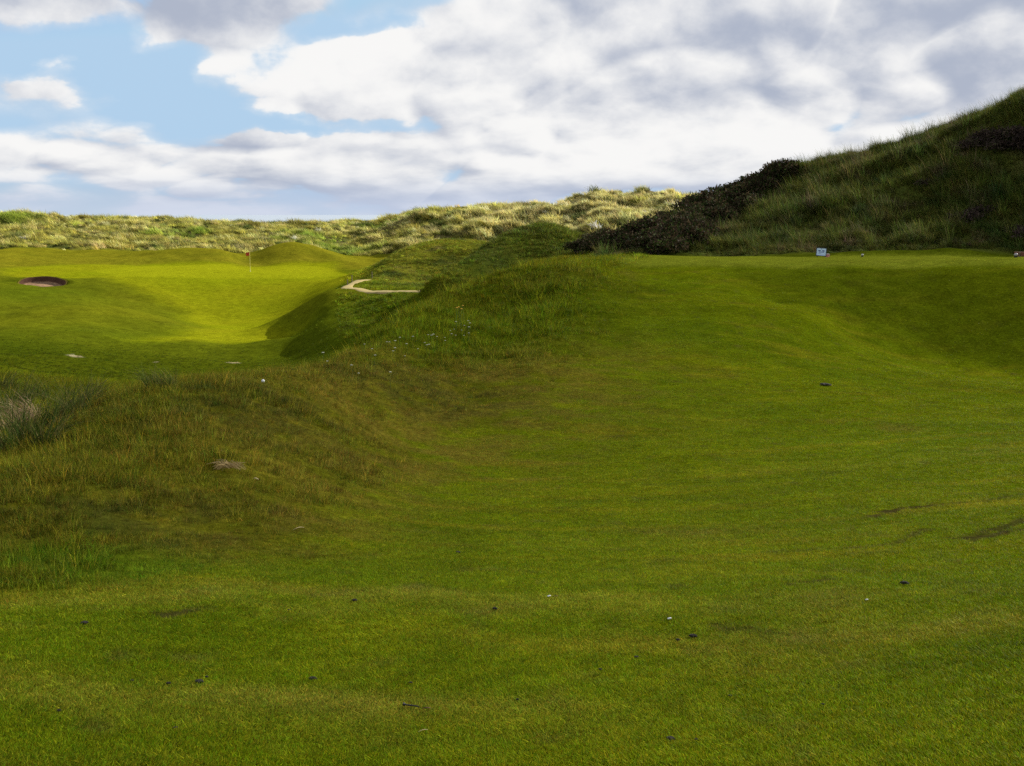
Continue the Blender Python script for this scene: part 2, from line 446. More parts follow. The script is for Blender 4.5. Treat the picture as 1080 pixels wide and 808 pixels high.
def simple_mat(name, col, rough=0.6, var=0.15, scale=20.0, metallic=0.0, bump=0.0):
    m, nt = new_mat(name)
    out = nd(nt, 'ShaderNodeOutputMaterial')
    bs = nd(nt, 'ShaderNodeBsdfPrincipled', Roughness=rough, Metallic=metallic)
    tc = nd(nt, 'ShaderNodeTexCoord')
    no = nd(nt, 'ShaderNodeTexNoise', Scale=scale, Detail=5.0)
    nt.links.new(tc.outputs['Object'], no.inputs['Vector'])
    mx = nd(nt, 'ShaderNodeMix', _data_type='RGBA')
    mx.inputs[6].default_value = (*[c * (1 - var) for c in col], 1)
    mx.inputs[7].default_value = (*[min(1, c * (1 + var)) for c in col], 1)
    nt.links.new(no.outputs['Fac'], mx.inputs[0])
    nt.links.new(mx.outputs[2], bs.inputs['Base Color'])
    if bump:
        bp = nd(nt, 'ShaderNodeBump', Strength=bump, Distance=0.01)
        nt.links.new(no.outputs['Fac'], bp.inputs['Height'])
        nt.links.new(bp.outputs['Normal'], bs.inputs['Normal'])
    nt.links.new(bs.outputs[0], out.inputs[0])
    return m


def turf_mat():
    m, nt = new_mat('turf')
    L = nt.links.new
    out = nd(nt, 'ShaderNodeOutputMaterial')
    bs = nd(nt, 'ShaderNodeBsdfDiffuse', Roughness=0.6)
    at = nd(nt, 'ShaderNodeAttribute', _attribute_name='albedo')
    geo = nd(nt, 'ShaderNodeNewGeometry')
    facs = []
    for sc, dt, ro in ((1.7, 6, 0.72), (14.0, 5, 0.7), (110.0, 3, 0.7)):
        n = nd(nt, 'ShaderNodeTexNoise', Scale=sc, Detail=float(dt), Roughness=ro)
        L(geo.outputs['Position'], n.inputs['Vector'])
        facs.append(n)
    mul = None
    for n, lo, hi in zip(facs, (0.70, 0.58, 0.45), (1.3, 1.42, 1.55)):
        mr = nd(nt, 'ShaderNodeMapRange')
        mr.inputs['From Min'].default_value = 0.3
        mr.inputs['From Max'].default_value = 0.7
        mr.inputs['To Min'].default_value = lo
        mr.inputs['To Max'].default_value = hi
        L(n.outputs['Fac'], mr.inputs['Value'])
        if mul is None:
            mul = mr.outputs[0]
        else:
            mm = nd(nt, 'ShaderNodeMath', _operation='MULTIPLY')
            L(mul, mm.inputs[0])
            L(mr.outputs[0], mm.inputs[1])
            mul = mm.outputs[0]
    vm = nd(nt, 'ShaderNodeVectorMath', _operation='SCALE')
    L(at.outputs['Color'], vm.inputs[0])
    L(mul, vm.inputs['Scale'])
    # blade-scale hue shift towards straw
    mx = nd(nt, 'ShaderNodeMix', _data_type='RGBA', _blend_type='MULTIPLY')
    mx.inputs[7].default_value = (1.45, 1.05, 1.5, 1)
    mr = nd(nt, 'ShaderNodeMapRange')
    mr.inputs['From Min'].default_value = 0.5
    mr.inputs['From Max'].default_value = 0.75
    mr.inputs['To Max'].default_value = 0.6
    n2 = nd(nt, 'ShaderNodeTexNoise', Scale=37.0, Detail=4.0, Roughness=0.75)
    L(geo.outputs['Position'], n2.inputs['Vector'])
    L(n2.outputs['Fac'], mr.inputs['Value'])
    L(mr.outputs[0], mx.inputs[0])
    L(vm.outputs[0], mx.inputs[6])
    L(mx.outputs[2], bs.inputs['Color'])
    bp = nd(nt, 'ShaderNodeBump', Strength=0.6, Distance=0.02)
    L(facs[1].outputs['Fac'], bp.inputs['Height'])
    bp2 = nd(nt, 'ShaderNodeBump', Strength=0.5, Distance=0.004)
    L(facs[2].outputs['Fac'], bp2.inputs['Height'])
    L(bp.outputs['Normal'], bp2.inputs['Normal'])
    L(bp2.outputs['Normal'], bs.inputs['Normal'])
    L(bs.outputs[0], out.inputs[0])
    return m


def blade_mat(name, trans=0.35, attr_type='INSTANCER', rough=0.55):
    m, nt = new_mat(name)
    L = nt.links.new
    out = nd(nt, 'ShaderNodeOutputMaterial')
    at = nd(nt, 'ShaderNodeAttribute', _attribute_name='tint', _attribute_type=attr_type)
    shd = nd(nt, 'ShaderNodeAttribute', _attribute_name='blade')
    vm = nd(nt, 'ShaderNodeVectorMath', _operation='MULTIPLY')
    L(at.outputs['Vector'], vm.inputs[0])
    L(shd.outputs['Vector'], vm.inputs[1])
    bs = nd(nt, 'ShaderNodeBsdfPrincipled', Roughness=rough)
    bs.inputs['Specular IOR Level'].default_value = 0.025
    tr = nd(nt, 'ShaderNodeBsdfTranslucent')
    L(vm.outputs[0], bs.inputs['Base Color'])
    L(vm.outputs[0], tr.inputs['Color'])
    mx = nd(nt, 'ShaderNodeMixShader')
    mx.inputs[0].default_value = trans
    L(bs.outputs[0], mx.inputs[1])
    L(tr.outputs[0], mx.inputs[2])
    L(mx.outputs[0], out.inputs[0])
    return m


M_TURF = turf_mat()
M_BLADE = blade_mat('grass_blade')
M_LEAF = blade_mat('leaf', 0.2, 'GEOMETRY', 0.65)


# ------------------------------------------------------------------ mesh helpers
def mesh_np(name, verts, faces_flat, sizes):
    me = bpy.data.meshes.new(name)
    me.vertices.add(len(verts))
    me.vertices.foreach_set('co', np.asarray(verts, np.float32).ravel())
    me.loops.add(len(faces_flat))
    me.loops.foreach_set('vertex_index', np.asarray(faces_flat, np.int32))
    sizes = np.asarray(sizes, np.int32)
    me.polygons.add(len(sizes))
    me.polygons.foreach_set('loop_start', np.r_[0, np.cumsum(sizes)[:-1]].astype(np.int32))
    me.update(calc_edges=True)
    return me


def vattr(me, name, data, typ='FLOAT_VECTOR'):
    a = me.attributes.new(name, typ, 'POINT')
    d = np.asarray(data, np.int32 if typ == 'INT' else np.float32)
    key = {'FLOAT_VECTOR': 'vector', 'FLOAT': 'value', 'INT': 'value'}[typ]
    a.data.foreach_set(key, d.ravel())


def link(name, me, mat=None, parent=None, loc=None):
    o = bpy.data.objects.new(name, me)
    if mat is not None and me is not None and not me.materials:
        me.materials.append(mat)
    COL.objects.link(o)
    if parent is not None:
        o.parent = parent
    if loc is not None:
        o.location = loc
    return o


def thing(o, label, cat, group=None):
    o['label'] = label
    o['category'] = cat
    if group:
        o['group'] = group
    return o


def empty(name, loc, rz=0.0):
    o = bpy.data.objects.new(name, None)
    o.empty_display_size = 0.1
    COL.objects.link(o)
    o.location = loc
    o.rotation_euler = (0, 0, rz)
    return o


# ------------------------------------------------------------------ terrain sheets
th_f = np.radians(np.arange(-34, 34.001, 0.14))
th_l = np.radians(np.r_[np.arange(-180, -60, 5.0), np.arange(-60, -34, 1.0)])
th_r = np.radians(np.r_[np.arange(35, 60, 1.0), np.arange(60, 180, 5.0)])
TH = np.r_[th_l, th_f, th_r]
LRr = [math.log(0.3)]
while LRr[-1] < math.log(6000):
    rr = math.exp(LRr[-1])
    LRr.append(LRr[-1] + (0.12 if rr < 2 else 0.02 if rr < 2.8 else 0.0055 if rr < 60 else 0.0045 if rr < 260 else 0.02 if rr < 500 else 0.15))
RR = np.exp(np.array(LRr))
TT, RG = np.meshgrid(TH, RR, indexing='ij')
X, Y = np.sin(TT) * RG, np.cos(TT) * RG
Z_ = zones(X, Y)
Zh = height(X, Y, Z_, pit=0.6)
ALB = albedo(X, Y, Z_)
nT, nR = X.shape
idx = np.arange(nT * nR).reshape(nT, nR)
i1 = np.roll(idx, -1, axis=0)
quads = np.stack([idx[:, :-1], idx[:, 1:], i1[:, 1:], i1[:, :-1]], -1)     # normal up: checked below
V = np.stack([X, Y, Zh], -1).reshape(-1, 3)
q0 = V[quads[200, 300]]
if np.cross(q0[1] - q0[0], q0[2] - q0[0])[2] < 0:
    quads = quads[..., ::-1]
qf = quads.reshape(-1, 4)
zone_id = np.zeros(nT * nR, int)
names = ['ground', 'rough_bank', 'tee_lawn', 'dune_hill', 'far_dunes', 'far_fairway', 'putting_green', 'valley', 'grassy_mound']
for k, key in enumerate(['rough', 'tee', 'dune', 'far', 'fair', 'green', 'valley', 'mound'], 1):
    zone_id[(Z_[key] > 0.5).ravel()] = k
face_zone = zone_id[qf[:, 0]]
# smooth normals of the whole sheet, kept across the seams
Vg = V.reshape(nT, nR, 3)
dT = np.roll(Vg, -1, 0) - np.roll(Vg, 1, 0)
dR = np.gradient(Vg, axis=1)
Nn = np.cross(dR, dT)
Nn /= np.linalg.norm(Nn, axis=-1, keepdims=True) + 1e-12
Nn *= np.sign(Nn[..., 2:3] + 1e-9)
Nn = Nn.reshape(-1, 3)
for k, nm in enumerate(names):
    f = qf[face_zone == k]
    if not len(f):
        continue
    used, inv = np.unique(f, return_inverse=True)
    me = mesh_np(nm, V[used], inv.ravel(), np.full(len(f), 4))
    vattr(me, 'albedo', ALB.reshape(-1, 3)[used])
    me.polygons.foreach_set('use_smooth', np.ones(len(f), bool))
    me.normals_split_custom_set_from_vertices(Nn[used].tolist())
    o = link(nm, me, M_TURF)
    o['kind'] = 'structure'
    if k == 0:
        GROUND = o


def gz(x, y):
    x, y = np.atleast_1d(np.asarray(x, float)), np.atleast_1d(np.asarray(y, float))
    return height(x, y)


def place(px, py, rmin=2.5, rmax=420):
    p = hit(px, py, height, rmin, rmax)
    return Vector(p)


# the sea beyond the dunes
sv = [(math.sin(a) * rr_, math.cos(a) * rr_, -8.6) for rr_ in (400.0, 16000.0) for a in np.linspace(-1.5, 1.5, 61)]
sf = []
for k in range(60):
    sf += [k, 61 + k, 62 + k, k + 1]
me = mesh_np('sea', np.array(sv), sf[::-1], np.full(60, 4))
m, nt = new_mat('sea_water')
out = nd(nt, 'ShaderNodeOutputMaterial')
bs = nd(nt, 'ShaderNodeBsdfPrincipled', Roughness=0.4, IOR=1.33)
bs.inputs['Base Color'].default_value = (0.30, 0.36, 0.44, 1)
geo = nd(nt, 'ShaderNodeNewGeometry')
wn = nd(nt, 'ShaderNodeTexNoise', Scale=0.12, Detail=6.0, Roughness=0.6)
nt.links.new(geo.outputs['Position'], wn.inputs['Vector'])
bp = nd(nt, 'ShaderNodeBump', Strength=0.01, Distance=0.3)
nt.links.new(wn.outputs['Fac'], bp.inputs['Height'])
nt.links.new(bp.outputs['Normal'], bs.inputs['Normal'])
nt.links.new(bs.outputs[0], out.inputs[0])
sea = link('sea', me, m)
sea['kind'] = 'structure'

# bunker: revetted pit with a sand floor
nb, na = 26, 72
rho = np.r_[np.linspace(0, 0.75, 10), np.linspace(0.78, 1.06, nb - 10)]
ang = np.linspace(0, 2 * np.pi, na, endpoint=False)
A2, R2 = np.meshgrid(ang, rho, indexing='ij')
wobb = 1 + 0.05 * np.sin(3 * A2 + 1) + 0.03 * np.sin(5 * A2)
bx, by = BUNK[0] + 2.35 * R2 * np.cos(A2), BUNK[1] + 1.5 * R2 * np.sin(A2)
bz = height(bx, by) + 0.035
bi = np.arange(na * nb).reshape(na, nb)
bi1 = np.roll(bi, -1, 0)
bq = np.stack([bi[:, :-1], bi[:, 1:], bi1[:, 1:], bi1[:, :-1]], -1).reshape(-1, 4)
me = mesh_np('bunker', np.stack([bx, by, bz], -1).reshape(-1, 3), bq.ravel(), np.full(len(bq), 4))
sandm = sstep(0.86, 0.80, R2)
lip = sstep(0.97, 1.02, R2)
bc = mixc(np.broadcast_to(np.array((0.090, 0.050, 0.034)), R2.shape + (3,)).copy(), (0.26, 0.17, 0.10), sandm)
bc = mixc(bc, (0.15, 0.13, 0.02), lip)
vattr(me, 'albedo', bc.reshape(-1, 3))
o = link('bunker', me, M_TURF)
o['kind'] = 'structure'

# sandy path on its shelf
pp = [(485, 316, 73), (470, 314, 74), (455, 312, 75.2), (437, 310, 77), (418, 308.5, 79), (400, 307, 81), (382, 306, 83.5), (368, 304, 86.5), (366.5, 302, 89), (371, 299.5, 92.5), (378, 297.5, 96), (388, 296, 99)]
pc = np.array([pol(a, r) for a, b, r in pp])
t = np.linspace(0, len(pc) - 1, 160)
k0 = np.clip(t.astype(int), 0, len(pc) - 2)
ft = (t - k0)[:, None]


def cat(k):
    return pc[np.clip(k, 0, len(pc) - 1)]


a0, a1, a2, a3 = cat(k0 - 1), cat(k0), cat(k0 + 1), cat(k0 + 2)
cp = 0.5 * (2 * a1 + (a2 - a0) * ft + (2 * a0 - 5 * a1 + 4 * a2 - a3) * ft ** 2 + (3 * a1 - a0 - 3 * a2 + a3) * ft ** 3)
tg = np.gradient(cp, axis=0)
tg /= np.linalg.norm(tg, axis=1, keepdims=True)
nrm = np.stack([-tg[:, 1], tg[:, 0]], -1)
offs = np.linspace(-0.56, 0.56, 9)
PX = cp[:, None, :] + nrm[:, None, :] * offs[None, :, None] 
zc = height(PX[..., 0], PX[..., 1])
PZ = 0.4 * zc.mean(1, keepdims=True) + 0.6 * zc + 0.05 - 0.10 * (np.abs(offs)[None, :] / 0.56) ** 4
pidx = np.arange(160 * 9).reshape(160, 9)
pq = np.stack([pidx[:-1, :-1], pidx[:-1, 1:], pidx[1:, 1:], pidx[1:, :-1]], -1).reshape(-1, 4)
me = mesh_np('path', np.concatenate([PX, PZ[..., None]], -1).reshape(-1, 3), pq.ravel(), np.full(len(pq), 4))
me.polygons.foreach_set('use_smooth', np.ones(len(pq), bool))
path = link('path', me, simple_mat('path_grit', (0.27, 0.205, 0.058), 0.9, 0.25, 1.2, bump=0.3))
path['kind'] = 'structure'


# ------------------------------------------------------------------ grass tufts
def tuft_mesh(name, n, h, spread, lean, w, segs=2, droop=0.6, hue=0.25, seed=0, dead=0.0, bias=None):
    r = np.random.default_rng(seed)
    vs, fs, sz, cl = [], [], [], []
    for b in range(n):
        a = r.uniform(0, 2 * math.pi)
        d = spread * math.sqrt(r.uniform())
        base = np.array([math.cos(a) * d, math.sin(a) * d, -0.02 * h])
        la = a + r.normal(0, 0.9) if bias is None else bias + r.normal(0, 0.75)
        hh = h * r.uniform(0.55, 1.15)
        ln = lean * r.uniform(0.3, 1.5)
        dirv = np.array([math.cos(la), math.sin(la), 0])
        side_a = r.uniform(0, 2 * math.pi)
        side = np.array([math.cos(side_a), math.sin(side_a), 0])
        ww = w * r.uniform(0.7, 1.3)
        i0 = len(vs)
        tone = np.array([1, 1, 1]) * (1 + hue * r.normal(0, 1))
        tone = tone * (1 + hue * 0.6 * r.normal(0, 1, 3) * np.array([1, .5, .6]))
        if r.uniform() < dead:
            tone = np.array([2.3, 1.75, 3.0]) * r.uniform(.7, 1.2)
        for k in range(segs + 1):
            q = k / segs
            hz = hh * (q - droop * 0.35 * ln * q * q)
            p = base + dirv * (hh * ln * q ** 1.7) + np.array([0, 0, hz])
            if k < segs:
                wk = ww * (1 - 0.75 * q)
                vs += [p - side * wk, p + side * wk]
                cl += [tone, tone]
            else:
                vs.append(p)
                cl.append(tone)
        for k in range(segs - 1):
            j = i0 + 2 * k
            fs += [j, j + 1, j + 3, j + 2]
            sz.append(4)
        j = i0 + 2 * (segs - 1)
        fs += [j, j + 1, j + 2]
        sz.append(3)
    me = mesh_np(name, np.array(vs), fs, sz)
    vattr(me, 'blade', np.clip(np.array(cl), 0.15, 4))
    me.materials.append(M_BLADE)
    return me


def scatter(name, pts, rz, scl, tint, var, protos, kind='stuff', tilt=None):
    N = len(pts)
    me = bpy.data.meshes.new(name)
    me.vertices.add(N)
    me.vertices.foreach_set('co', np.asarray(pts, np.float32).ravel())
    rot = np.zeros((N, 3))
    rot[:, 2] = rz
    if tilt is not None:
        rot[:, :2] = tilt
    vattr(me, 'rot', rot)
    vattr(me, 'scl', scl, 'FLOAT')
    vattr(me, 'tint', tint)
    vattr(me, 'var', var, 'INT')
    me.update()
    o = link(name, me)
    o['kind'] = kind
    ng = bpy.data.node_groups.new(name, 'GeometryNodeTree')
    ng.interface.new_socket('Geometry', in_out='INPUT', socket_type='NodeSocketGeometry')
    ng.interface.new_socket('Geometry', in_out='OUTPUT', socket_type='NodeSocketGeometry')
    gi, go = ng.nodes.new('NodeGroupInput'), ng.nodes.new('NodeGroupOutput')
    jn = ng.nodes.new('GeometryNodeJoinGeometry')

    def na(nm, t):
        n = ng.nodes.new('GeometryNodeInputNamedAttribute')
        n.data_type = t
        n.inputs['Name'].default_value = nm
        return n.outputs['Attribute']
    e2r = ng.nodes.new('FunctionNodeEulerToRotation')
    ng.links.new(na('rot', 'FLOAT_VECTOR'), e2r.inputs[0])
    sc_ = na('scl', 'FLOAT')
    vr = na('var', 'INT')
    for k, pm in enumerate(protos):
        po = bpy.data.objects.new(pm.name, pm)
        oi = ng.nodes.new('GeometryNodeObjectInfo')
        oi.inputs['Object'].default_value = po
        oi.inputs['As Instance'].default_value = True
        cm = ng.nodes.new('FunctionNodeCompare')
        cm.data_type = 'INT'
        cm.operation = 'EQUAL'
        ng.links.new(vr, cm.inputs[2])
        cm.inputs[3].default_value = k
        ip = ng.nodes.new('GeometryNodeInstanceOnPoints')
        ng.links.new(gi.outputs[0], ip.inputs['Points'])
        ng.links.new(cm.outputs[0], ip.inputs['Selection'])
        ng.links.new(oi.outputs['Geometry'], ip.inputs['Instance'])
        ng.links.new(e2r.outputs[0], ip.inputs['Rotation'])
        ng.links.new(sc_, ip.inputs['Scale'])
        ng.links.new(ip.outputs[0], jn.inputs[0])
    ng.links.new(jn.outputs[0], go.inputs[0])
    md = o.modifiers.new('scatter', 'NODES')
    md.node_group = ng
    return o


def polar_points(n, r0, r1, t0, t1, power=0.0):
    """random ground points, density falling as r**-power"""
    u = rng.uniform(size=n)
    e = 2 - power
    r = (r0 ** e + u * (r1 ** e - r0 ** e)) ** (1 / e) if abs(e) > 1e-6 else r0 * (r1 / r0) ** u
    t = rng.uniform(t0, t1, n)
    return np.sin(t) * r, np.cos(t) * r, r


def tints(c, sig=0.18, hue=0.08, gain=1.0):
    n = len(c)
    return np.clip(c * gain * np.exp(rng.normal(0, sig, (n, 1))) * np.exp(rng.normal(0, hue, (n, 3))), 0.003, 0.75)


def place_layer(name, x, y, keep, protos, smin, smax, gain=1.15, sig=0.2, hue=0.08, recolor=None, sink=0.0, size_fn=None, spin=6.283):
    zz = zones(x, y)
    p = keep(zz, x, y)
    m = rng.uniform(size=len(x)) < p
    x, y = x[m], y[m]
    zz = {k: v[m] for k, v in zz.items()}
    z = height(x, y, zz) - sink
    c = albedo(x, y, zz)
    if recolor is not None:
        c = recolor(c, x, y, zz)
    s = rng.uniform(smin, smax, len(x))
    if size_fn is not None:
        s = s * size_fn(zz, x, y)
    scatter(name, np.stack([x, y, z], -1), rng.uniform(-spin / 2, spin / 2, len(x)), s, tints(c, sig, hue, gain), rng.integers(0, len(protos), len(x)), protos)
    return len(x)


FOV = math.radians(29)
EXCL = [hit(a, b)[:2] for a, b in []]
# short turf
short = [tuft_mesh('turf_sprig', 16, 0.012, 0.026, 1.0, 0.0011, 1, 0.6, 0.38, s, dead=0.10) for s in range(4)]
x, y, r = polar_points(420000, 2.5, 40, -FOV, FOV, 1.75)
n_a = place_layer('fairway_grass', x, y, lambda z, x, y: (1 - z['rough']) * sstep(40, 14, np.hypot(x, y)) * (1 - 1.1 * soil_mask(x, y)), short, 0.7, 1.35, 1.6, 0.20, 0.08, size_fn=lambda z, x, y: 1 + 0.045 * np.clip(np.hypot(x, y) - 6, 0, 40))
# rough
roughs = [tuft_mesh('rough_tuft', 20, 0.095, 0.075, 1.05, 0.0026, 2, 0.9, 0.34, 10 + s, dead=0.10) for s in range(4)] + \
         [tuft_mesh('rough_stalks', 9, 0.17, 0.10, 0.6, 0.0018, 2, 0.5, 0.3, 20 + s, dead=0.35) for s in range(2)]


def rough_size(z, x, y):
    lush = np.zeros(x.shape)
    for (p, w) in LUSH:
        lush = np.maximum(lush, np.exp(-((x - p[0]) ** 2 + (y - p[1]) ** 2) / w ** 2))
    dry = np.zeros(x.shape)
    for (p, w) in DRY:
        dry = np.maximum(dry, np.exp(-((x - p[0]) ** 2 + (y - p[1]) ** 2) / w ** 2))
    return (0.35 + 0.65 * z['rough']) * (0.80 + 0.35 * fbm(x, y, 1.5, 55, 3) + 0.45 * fbm(x, y, 0.45, 56, 2)).clip(.25, 1.9) * (1 + 0.12 * lush * sstep(13, 8, np.hypot(x, y))) * (1 + 0.75 * sstep(17, 24, np.hypot(x, y))) * (0.72 + 0.28 * sstep(6.5, 10, np.hypot(x, y))) * (1 - 0.5 * dry)


x, y, r = polar_points(200000, 4.5, 68, -math.radians(31), math.radians(8), 1.0)
n_b = place_layer('rough_grass', x, y, lambda z, x, y: z['rough'] ** 1.5, roughs, 0.6, 1.3, 1.45, 0.34, 0.12, size_fn=rough_size)
# dune hill herbs
dunes = [tuft_mesh('dune_tuft', 26, 0.60, 0.26, 1.0, 0.011, 3, 1.0, 0.28, 30 + s, dead=0.08, bias=3.6) for s in range(4)] + \
        [tuft_mesh('dune_stalks', 12, 0.95, 0.22, 0.55, 0.009, 3, 0.6, 0.3, 36 + s, dead=0.15, bias=3.4) for s in range(1)]


def dune_col(c, x, y, z):
    c = mixc(c, (0.045, 0.085, 0.018), sstep(0.1, 0.9, fbm(x, y, 2.2, 71, 3)) * .7)
    return mixc(c, (0.135, 0.115, 0.055), sstep(0.25, 0.9, fbm(x, y, 1.6, 72, 3)) * .75)


x, y, r = polar_points(60000, 48, 82, math.radians(2), math.radians(32), 0.6)
n_c = place_layer('dune_grass', x, y, lambda z, x, y: sstep(.7, .95, z['dune']), dunes, 0.45, 1.2, 1.2, 0.38, 0.10, dune_col, size_fn=lambda z, x, y: (0.75 + 0.55 * fbm(x, y, 2.6, 57, 3) + .25 * fbm(x, y, .9, 58, 2)).clip(.25, 1.7) * sstep(47.5, 52, np.hypot(x, y)).clip(.4, 1), spin=1.3)
# mid mounds and valley bank
mids = [tuft_mesh('bank_tuft', 20, 0.32, 0.22, 0.9, 0.014, 2, 0.9, 0.28, 40 + s, dead=0.10) for s in range(4)]
HILLK = pol(588, 79)
BNK = pol(372, 79)
x, y, r = polar_points(52000, 36, 128, -math.radians(9), math.radians(7), 0.5)
n_d = place_layer('bank_grass', x, y, lambda z, x, y: np.maximum(np.maximum(z['mound'] * .9, z['rough'] * sstep(36, 50, np.hypot(x, y))), (z['valley'] + .6 * (z['fair'] < .5)).clip(0, 1) * (1 - z['fair']) * (1 - z['tee']) * (1 - z['dune']) * .85 * np.exp(-(((x - BNK[0]) / 7.5) ** 2 + ((y - BNK[1]) / 13) ** 2) ** 2)), mids, 0.4, 1.0, 1.3, 0.34, 0.1, size_fn=lambda z, x, y: (1 - .93 * np.exp(-((x[:, None] - cp[None, :, 0]) ** 2 + (y[:, None] - cp[None, :, 1]) ** 2).min(1) / 1.0)) * (0.8 + .6 * fbm(x, y, 3, 60, 3) + 1.1 * np.exp(-((x - HILLK[0]) ** 2 + (y - HILLK[1]) ** 2) / 16)).clip(.25, 2.6))
x, y, r = polar_points(36000, 40, 100, -math.radians(29), math.radians(1), 0.9)
n_d2 = place_layer('valley_grass', x, y, lambda z, x, y: z['valley'] * sstep(85, 55, np.hypot(x, y)), mids, 0.10, 0.34, 1.15, 0.22, 0.08)
# far marram
marram = [tuft_mesh('marram_clump', 60, 0.80, 0.50, 1.0, 0.024, 3, 1.1, 0.13, 50 + s, dead=0.0, bias=3.5) for s in range(5)]


def marram_col(c, x, y, z):
    th = np.arctan2(x, y)
    right = sstep(-0.12, 0.02, th)
    k = fbm(x, y, 6, 81, 4)
    out = np.broadcast_to(np.array((0.235, 0.225, 0.048)), c.shape).copy()
    out = mixc(out, (0.40, 0.365, 0.150), sstep(-0.05, 0.75, k + 0.8 * right + rng.normal(0, .35, len(x))))
    out = mixc(out, (0.060, 0.080, 0.020), sstep(0.2, 0.7, fbm(x, y, 5, 82, 3) + rng.normal(0, .25, len(x))))
    return mixc(out, (0.13, 0.19, 0.022), sstep(0.2, 0.7, fbm(x, y, 22, 83, 3) - .5 * right) * .85)


x, y, r = polar_points(44000, 170, 262, -math.radians(29), math.radians(16), 0.3)
n_e = place_layer('marram_grass', x, y, lambda z, x, y: z['far'] * (0.25 + .75 * sstep(-0.5, 0.6, fbm(x, y, 4.5, 84, 3))), marram, 0.6, 1.9, 1.36, 0.42, 0.035, marram_col, spin=1.6, size_fn=lambda z, x, y: (0.8 + .25 * sstep(-.16, 0, np.arctan2(x, y)) + 0.75 * fbm(x, y, 7, 59, 4)).clip(.25, 2.3))
print('scatter counts', n_a, n_b, n_c, n_d, n_d2, n_e, 'pts', _n)

# ------------------------------------------------------------------ things
def prim(fn):
    bm = bmesh.new()
    fn(bm)
    me = bpy.data.meshes.new('part')
    bm.normal_update()
    bm.to_mesh(me)
    bm.free()
    return me


def tube(bm, p0, p1, r0, r1=None, seg=10):
    r1 = r0 if r1 is None else r1
    p0, p1 = Vector(p0), Vector(p1)
    d = p1 - p0
    rot = d.to_track_quat('Z', 'Y').to_matrix().to_4x4()
    res = bmesh.ops.create_cone(bm, cap_ends=True, segments=seg, radius1=r0, radius2=r1, depth=d.length)
    bmesh.ops.transform(bm, matrix=Matrix.Translation((p0 + p1) / 2) @ rot, verts=res['verts'])


def box(bm, c, s, bev=0.0, rot=None):
    res = bmesh.ops.create_cube(bm, size=1.0)
    bmesh.ops.scale(bm, vec=s, verts=res['verts'])
    if bev:
        es = list({e for v in res['verts'] for e in v.link_edges})
        r2 = bmesh.ops.bevel(bm, geom=es, offset=bev, segments=2, affect='EDGES', profile=0.7)
        vs = list({v for f in r2['faces'] for v in f.verts} | {v for v in res['verts'] if v.is_valid})
    else:
        vs = res['verts']
    mt = Matrix.Translation(c)
    if rot is not None:
        mt = mt @ rot
    bmesh.ops.transform(bm, matrix=mt, verts=vs)


m_white = simple_mat('white_paint', (0.78, 0.80, 0.82), 0.45, 0.06, 30)
m_dull = simple_mat('weathered_white', (0.42, 0.42, 0.43), 0.6, 0.1, 30)
m_sign = simple_mat('sign_face', (0.50, 0.66, 0.92), 0.4, 0.05, 8)
m_ink = simple_mat('sign_ink', (0.03, 0.06, 0.22), 0.5, 0.2, 30)
m_black = simple_mat('black_plastic', (0.014, 0.014, 0.016), 0.45, 0.2, 60)
m_red = simple_mat('red_cloth', (0.38, 0.035, 0.018), 0.7, 0.12, 12)
m_pole = simple_mat('pole_paint', (0.72, 0.66, 0.22), 0.4, 0.08, 10)
m_wood = simple_mat('old_wood', (0.17, 0.065, 0.035), 0.8, 0.35, 14, bump=0.4)
m_post = simple_mat('post_wood', (0.13, 0.10, 0.07), 0.85, 0.35, 14, bump=0.4)
m_pink = simple_mat('faded_red_paint', (0.55, 0.22, 0.20), 0.5, 0.1, 20)
m_clod = simple_mat('damp_earth', (0.016, 0.013, 0.009), 0.95, 0.5, 90, bump=0.6)
m_brown = simple_mat('dead_leaf', (0.10, 0.05, 0.02), 0.85, 0.4, 60, bump=0.4)
m_straw = simple_mat('straw', (0.50, 0.40, 0.20), 0.8, 0.25, 40)
m_hay = simple_mat('dry_grass', (0.42, 0.30, 0.12), 0.9, 0.45, 30)
m_petal = simple_mat('white_petals', (0.50, 0.51, 0.38), 0.7, 0.08, 60)
m_yellow = simple_mat('yellow_petals', (0.62, 0.36, 0.02), 0.7, 0.1, 60)
m_stem = simple_mat('green_stem', (0.07, 0.12, 0.02), 0.7, 0.2, 60)
m_twig = simple_mat('gorse_stem', (0.05, 0.035, 0.025), 0.9, 0.3, 20)

# flagstick on the far green
p = place(264, 286.2)
fl = empty('flagstick', p)
thing(fl, 'red flag on a slim yellow pole standing on the bright far green', 'golf flag')
link('pole', prim(lambda bm: (tube(bm, (0, 0, -0.1), (0, 0, 2.3), 0.022, 0.018, 12), tube(bm, (0, 0, 2.3), (0, 0, 2.34), 0.032, 0.02, 12))), m_pole, fl)


